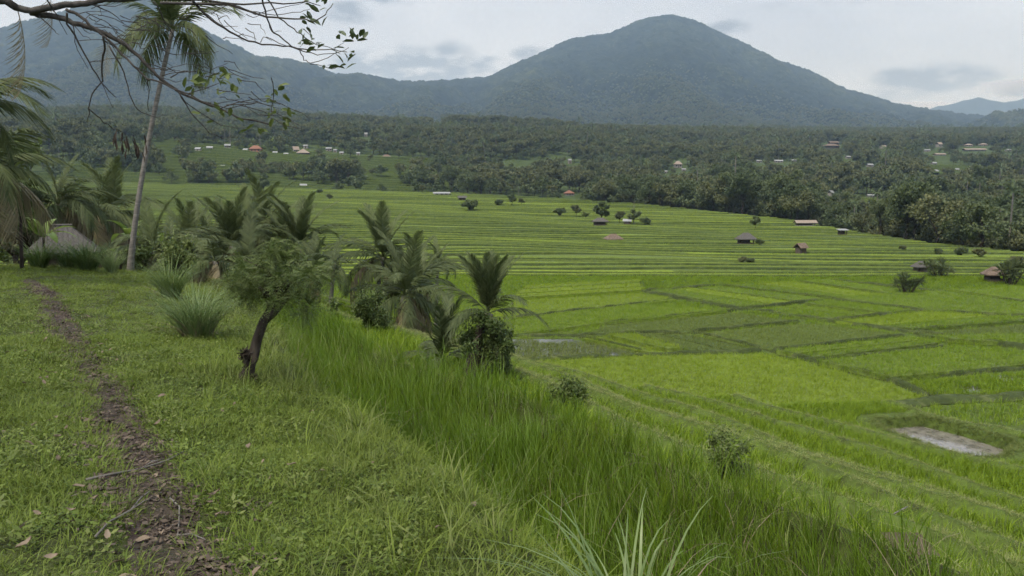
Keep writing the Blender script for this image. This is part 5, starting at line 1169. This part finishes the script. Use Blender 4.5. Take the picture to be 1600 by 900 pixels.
# the 280 trees that show largest stand as things of their own, the rest as one wood
order = np.argsort(y / sc); near = order[:280]; rest = order[280:]
labs = ['dark rounded forest tree', 'olive broad crowned forest tree', 'tall narrow dark forest tree', 'low olive spreading forest tree', 'wide dark forest tree']
def zone(x, y, z):
    a = proj(x, y, z)[0]; r_ = ' in the front row' if x - float(xe(y)) < 22 and y < 420 else ' behind the front row'
    return ('left of the orange roofed house' if a < 880 else 'above the field huts at centre' if a < 1080 else 'above the grey thatched hut' if a < 1230 else 'behind the long pale shed' if a < 1330 else 'above the ravine edge bushes' if a < 1480 else 'near the right edge') + r_
for q in near:
    if q % 10 == 5:
        hh = 10 * sc[q] * rng.uniform(.8, 1.3); palm('slim coconut palm in the woods ' + zone(x[q], y[q], z[q]), (x[q], y[q], z[q]), (x[q] + rng.normal(0, .8), y[q], z[q] + hh), 1, 6, 5, 0, 3.6, (.2, .14), int(q), 'coconut palms ' + zone(x[q], y[q], z[q]), True); continue
    kd = int(rng.integers(5)); place_tree('forest_tree', labs[kd] + ' ' + zone(x[q], y[q], z[q]), (x[q], y[q], z[q]), FT[kd], float(rng.uniform(0, 6.28)), float(sc[q]), labs[kd] + 's ' + zone(x[q], y[q], z[q]))
mk = (MQ < .55) & (rng.uniform(0, 1, MQ.shape) < .34 * (1 - MQ / .55) ** 1.6) & in_view(MV[..., 0], MV[..., 1], MV[..., 2], 60)
FP = np.concatenate([np.stack([x[rest], y[rest], z[rest]], -1), MV[mk] - [0, 0, 6]]); FS = np.concatenate([sc[rest], rng.uniform(1.0, 1.8, mk.sum())])
n = len(FP); scatter('forest', FP, euls(n, .04), FS, 'wood_tree', idx=rng.choice(5, n, p=[.25, .25, .23, .23, .04]), label='dense far woods covering the land up to the mountains', cat='forest')

# ---- single trees and bushes in the terraces
SM = [tree_meshes(330 + q, 4.2, 1.7, 2.6, .09, 10, 110, .42, M[['forest_a', 'leaf_light', 'forest_b'][q]], low=.3) for q in range(3)]
BS = [tree_meshes(340 + q, 2.2, 1.5, 1.8, .06, 10, 100, .38, M[['forest_a', 'forest_b'][q]], low=.12) for q in range(2)]
for q, (px, py, hp, kd, lab) in enumerate(((734, 330, 24, 3, 'round dark tree right of the open hut on the upper terraces'), (940, 350, 40, 0, 'tall thin crowned tree behind the dark thatched hut'), (968, 350, 26, 2, 'round tree between the dark hut and the pale pole'), (990, 352, 30, 0, 'dark tree beside the small grey hut'), (1008, 353, 18, 3, 'low bush right of the small grey hut'),
        (900, 340, 26, 2, 'olive tree left of the dark thatched hut'), (875, 338, 18, 3, 'bush at the left end of the tree group'), (915, 344, 18, 1, 'pale green tree in the middle of the tree group'), (1180, 358, 24, 0, 'slim tree above the grey thatched hut'), (1186, 384, 14, 3, 'bush beside the grey thatched hut'), (1160, 413, 14, 4, 'small bush below the grey thatched hut'), (1172, 412, 12, 3, 'darker small bush below the grey thatched hut'),
        (1502, 401, 20, 3, 'dark round bush at the ravine edge on the right'), (1530, 404, 18, 4, 'olive round bush right of the dark round bush'), (1466, 397, 12, 3, 'low bush at the ravine edge left of the round bushes'), (1575, 445, 40, 0, 'dark tree beside the hut at the right edge'), (1590, 430, 40, 2, 'olive tree at the very right edge'), (1410, 392, 10, 4, 'tiny bush near the upper right terrace edge'),
        (500, 303, 10, 3, 'tiny bush on the upper left terraces'), (515, 312, 10, 4, 'second tiny bush on the upper left terraces'), (412, 303, 30, 0, 'dark tree rising behind the middle palms'), (660, 303, 18, 2, 'small tree at the left of the pale low shed'), (800, 322, 22, 0, 'dark tree on the upper edge of the terraces'), (815, 322, 16, 2, 'olive tree on the upper edge of the terraces'), (780, 322, 14, 3, 'bush on the upper edge of the terraces'), (395, 318, 16, 2, 'small olive tree behind the middle palms'), (640, 296, 10, 3, 'tiny bush at the top of the terraces'))):
    b = hit(px, py, 90); sc_ = hp * b[1] / FPX
    if kd < 3: place_tree('field_tree', lab, b, SM[kd], q * 1.1, sc_ / 4.6, 'trees in the rice terraces')
    else: place_tree('field_bush', lab, b, BS[kd - 3], q * 1.1, sc_ / 2.5, 'bushes in the rice terraces', 'shrub')
def spiky(label, px, py, w_px, h_px, seed):
    b = hit(px, py, 60); kk_ = b[1] / FPX; o = thing('spiky_bush', label, 'shrub', tuple(b), 0, 'spiky bushes in the terraces'); r = np.random.default_rng(seed); h = h_px * kk_; w = w_px * kk_; V = []; F = []; off = 0; mb = MB()
    for q in range(13):
        c = np.array([r.normal(0, w * .2), r.normal(0, w * .2), h * r.uniform(.25, .72)]); mb.tube([(c[0] * .3, c[1] * .3, -.1), c], [.06, .04], 5); n = 34; d = r.normal(size=(n, 3)) * [1, 1, .7] + [0, 0, .5]; d /= np.linalg.norm(d, axis=1, keepdims=True)
        v, f = leaf_quads(c + d * h * .15, d, r.normal(size=(n, 3)), np.full(n, h * .36), np.full(n, h * .035)); V.append(v); F.append(f + off); off += len(v)
    obj('stem', mb.mesh('stem', M['bark']), o); obj('foliage', mesh_np('foliage', np.concatenate(V), np.concatenate(F), (M['frond'],)), o)
spiky('spiky pandanus like bush standing in the right terraces', 1415, 462, 44, 40, 1); spiky('broad spiky bush behind the hidden dark hut', 1468, 433, 44, 34, 2); spiky('spiky bush next to the brown hut at the right edge', 1578, 446, 30, 46, 3)
mb = MB(); b = hit(990, 352, 90); mb.tube([(0, 0, -.2), (0, 0, 6.5)], [.09, .06], 6); tag(obj('pale_pole', mb.mesh('pole', M['bark_pale']), None, tuple(b)), 'thin pale pole standing among the trees of the field hut', 'pole')

# ================================================================= low cloud on the far range, haze
def cloud(name, label, px0, px1, py, h_px, Y, seed, dens):
    a, c = P(px0, py, Y), P(px1, py, Y); ctr = (a + c) / 2; L = np.linalg.norm(c - a); hh = h_px * Y / FPX
    m, nt, out = mat(name); v = nt.nodes.new('ShaderNodeVolumePrincipled'); v.inputs['Color'].default_value = (1, 1, 1, 1); v.inputs['Anisotropy'].default_value = .2; v.inputs['Density'].default_value = dens
    nt.links.new(v.outputs[0], out.inputs['Volume'])
    r = np.random.default_rng(seed); V = []; F = []; off = 0
    import bmesh
    bm = bmesh.new(); bmesh.ops.create_icosphere(bm, subdivisions=4, radius=1.0); co = np.array([q.co[:] for q in bm.verts]); fc = np.array([[w_.index for w_ in f.verts] for f in bm.faces]); bm.free()
    d_ = 1 + .5 * fbm(co[:, 0] * 2.5 + seed, co[:, 1] * 2.5 + co[:, 2] * 3, seed) + .25 * fbm(co[:, 0] * 7 + seed, co[:, 1] * 7 + co[:, 2] * 8, seed + 2)
    co = co * d_[:, None] * [L / 2, L * .25, hh / 2]
    o = obj(name, mesh_np(name, co, fc, (m,), smooth=True), None, tuple(ctr)); return tag(o, label, 'cloud', kind='stuff')
cloud('cloud', 'thin white cloud left of the far blue mountain', 1400, 1500, 166, 14, 11300, 1, .003)
cloud('cloud', 'white cloud behind the top of the far blue mountain', 1540, 1720, 138, 30, 11600, 3, .004)

hm, nt, out = mat('haze_air'); v = nt.nodes.new('ShaderNodeVolumePrincipled'); v.inputs['Color'].default_value = (.46, .68, 1.0, 1); v.inputs['Absorption Color'].default_value = (1, 1, 1, 1)
v.inputs['Density'].default_value = HAZE; v.inputs['Anisotropy'].default_value = 0.0; nt.links.new(v.outputs[0], out.inputs['Volume'])
mb = MB(); mb.box((-9500, -1200, -560), (11900, 9900, 1310)); tag(obj('haze', mb.mesh('haze', hm)), 'thin bluish air over the whole valley', 'haze', kind='stuff')
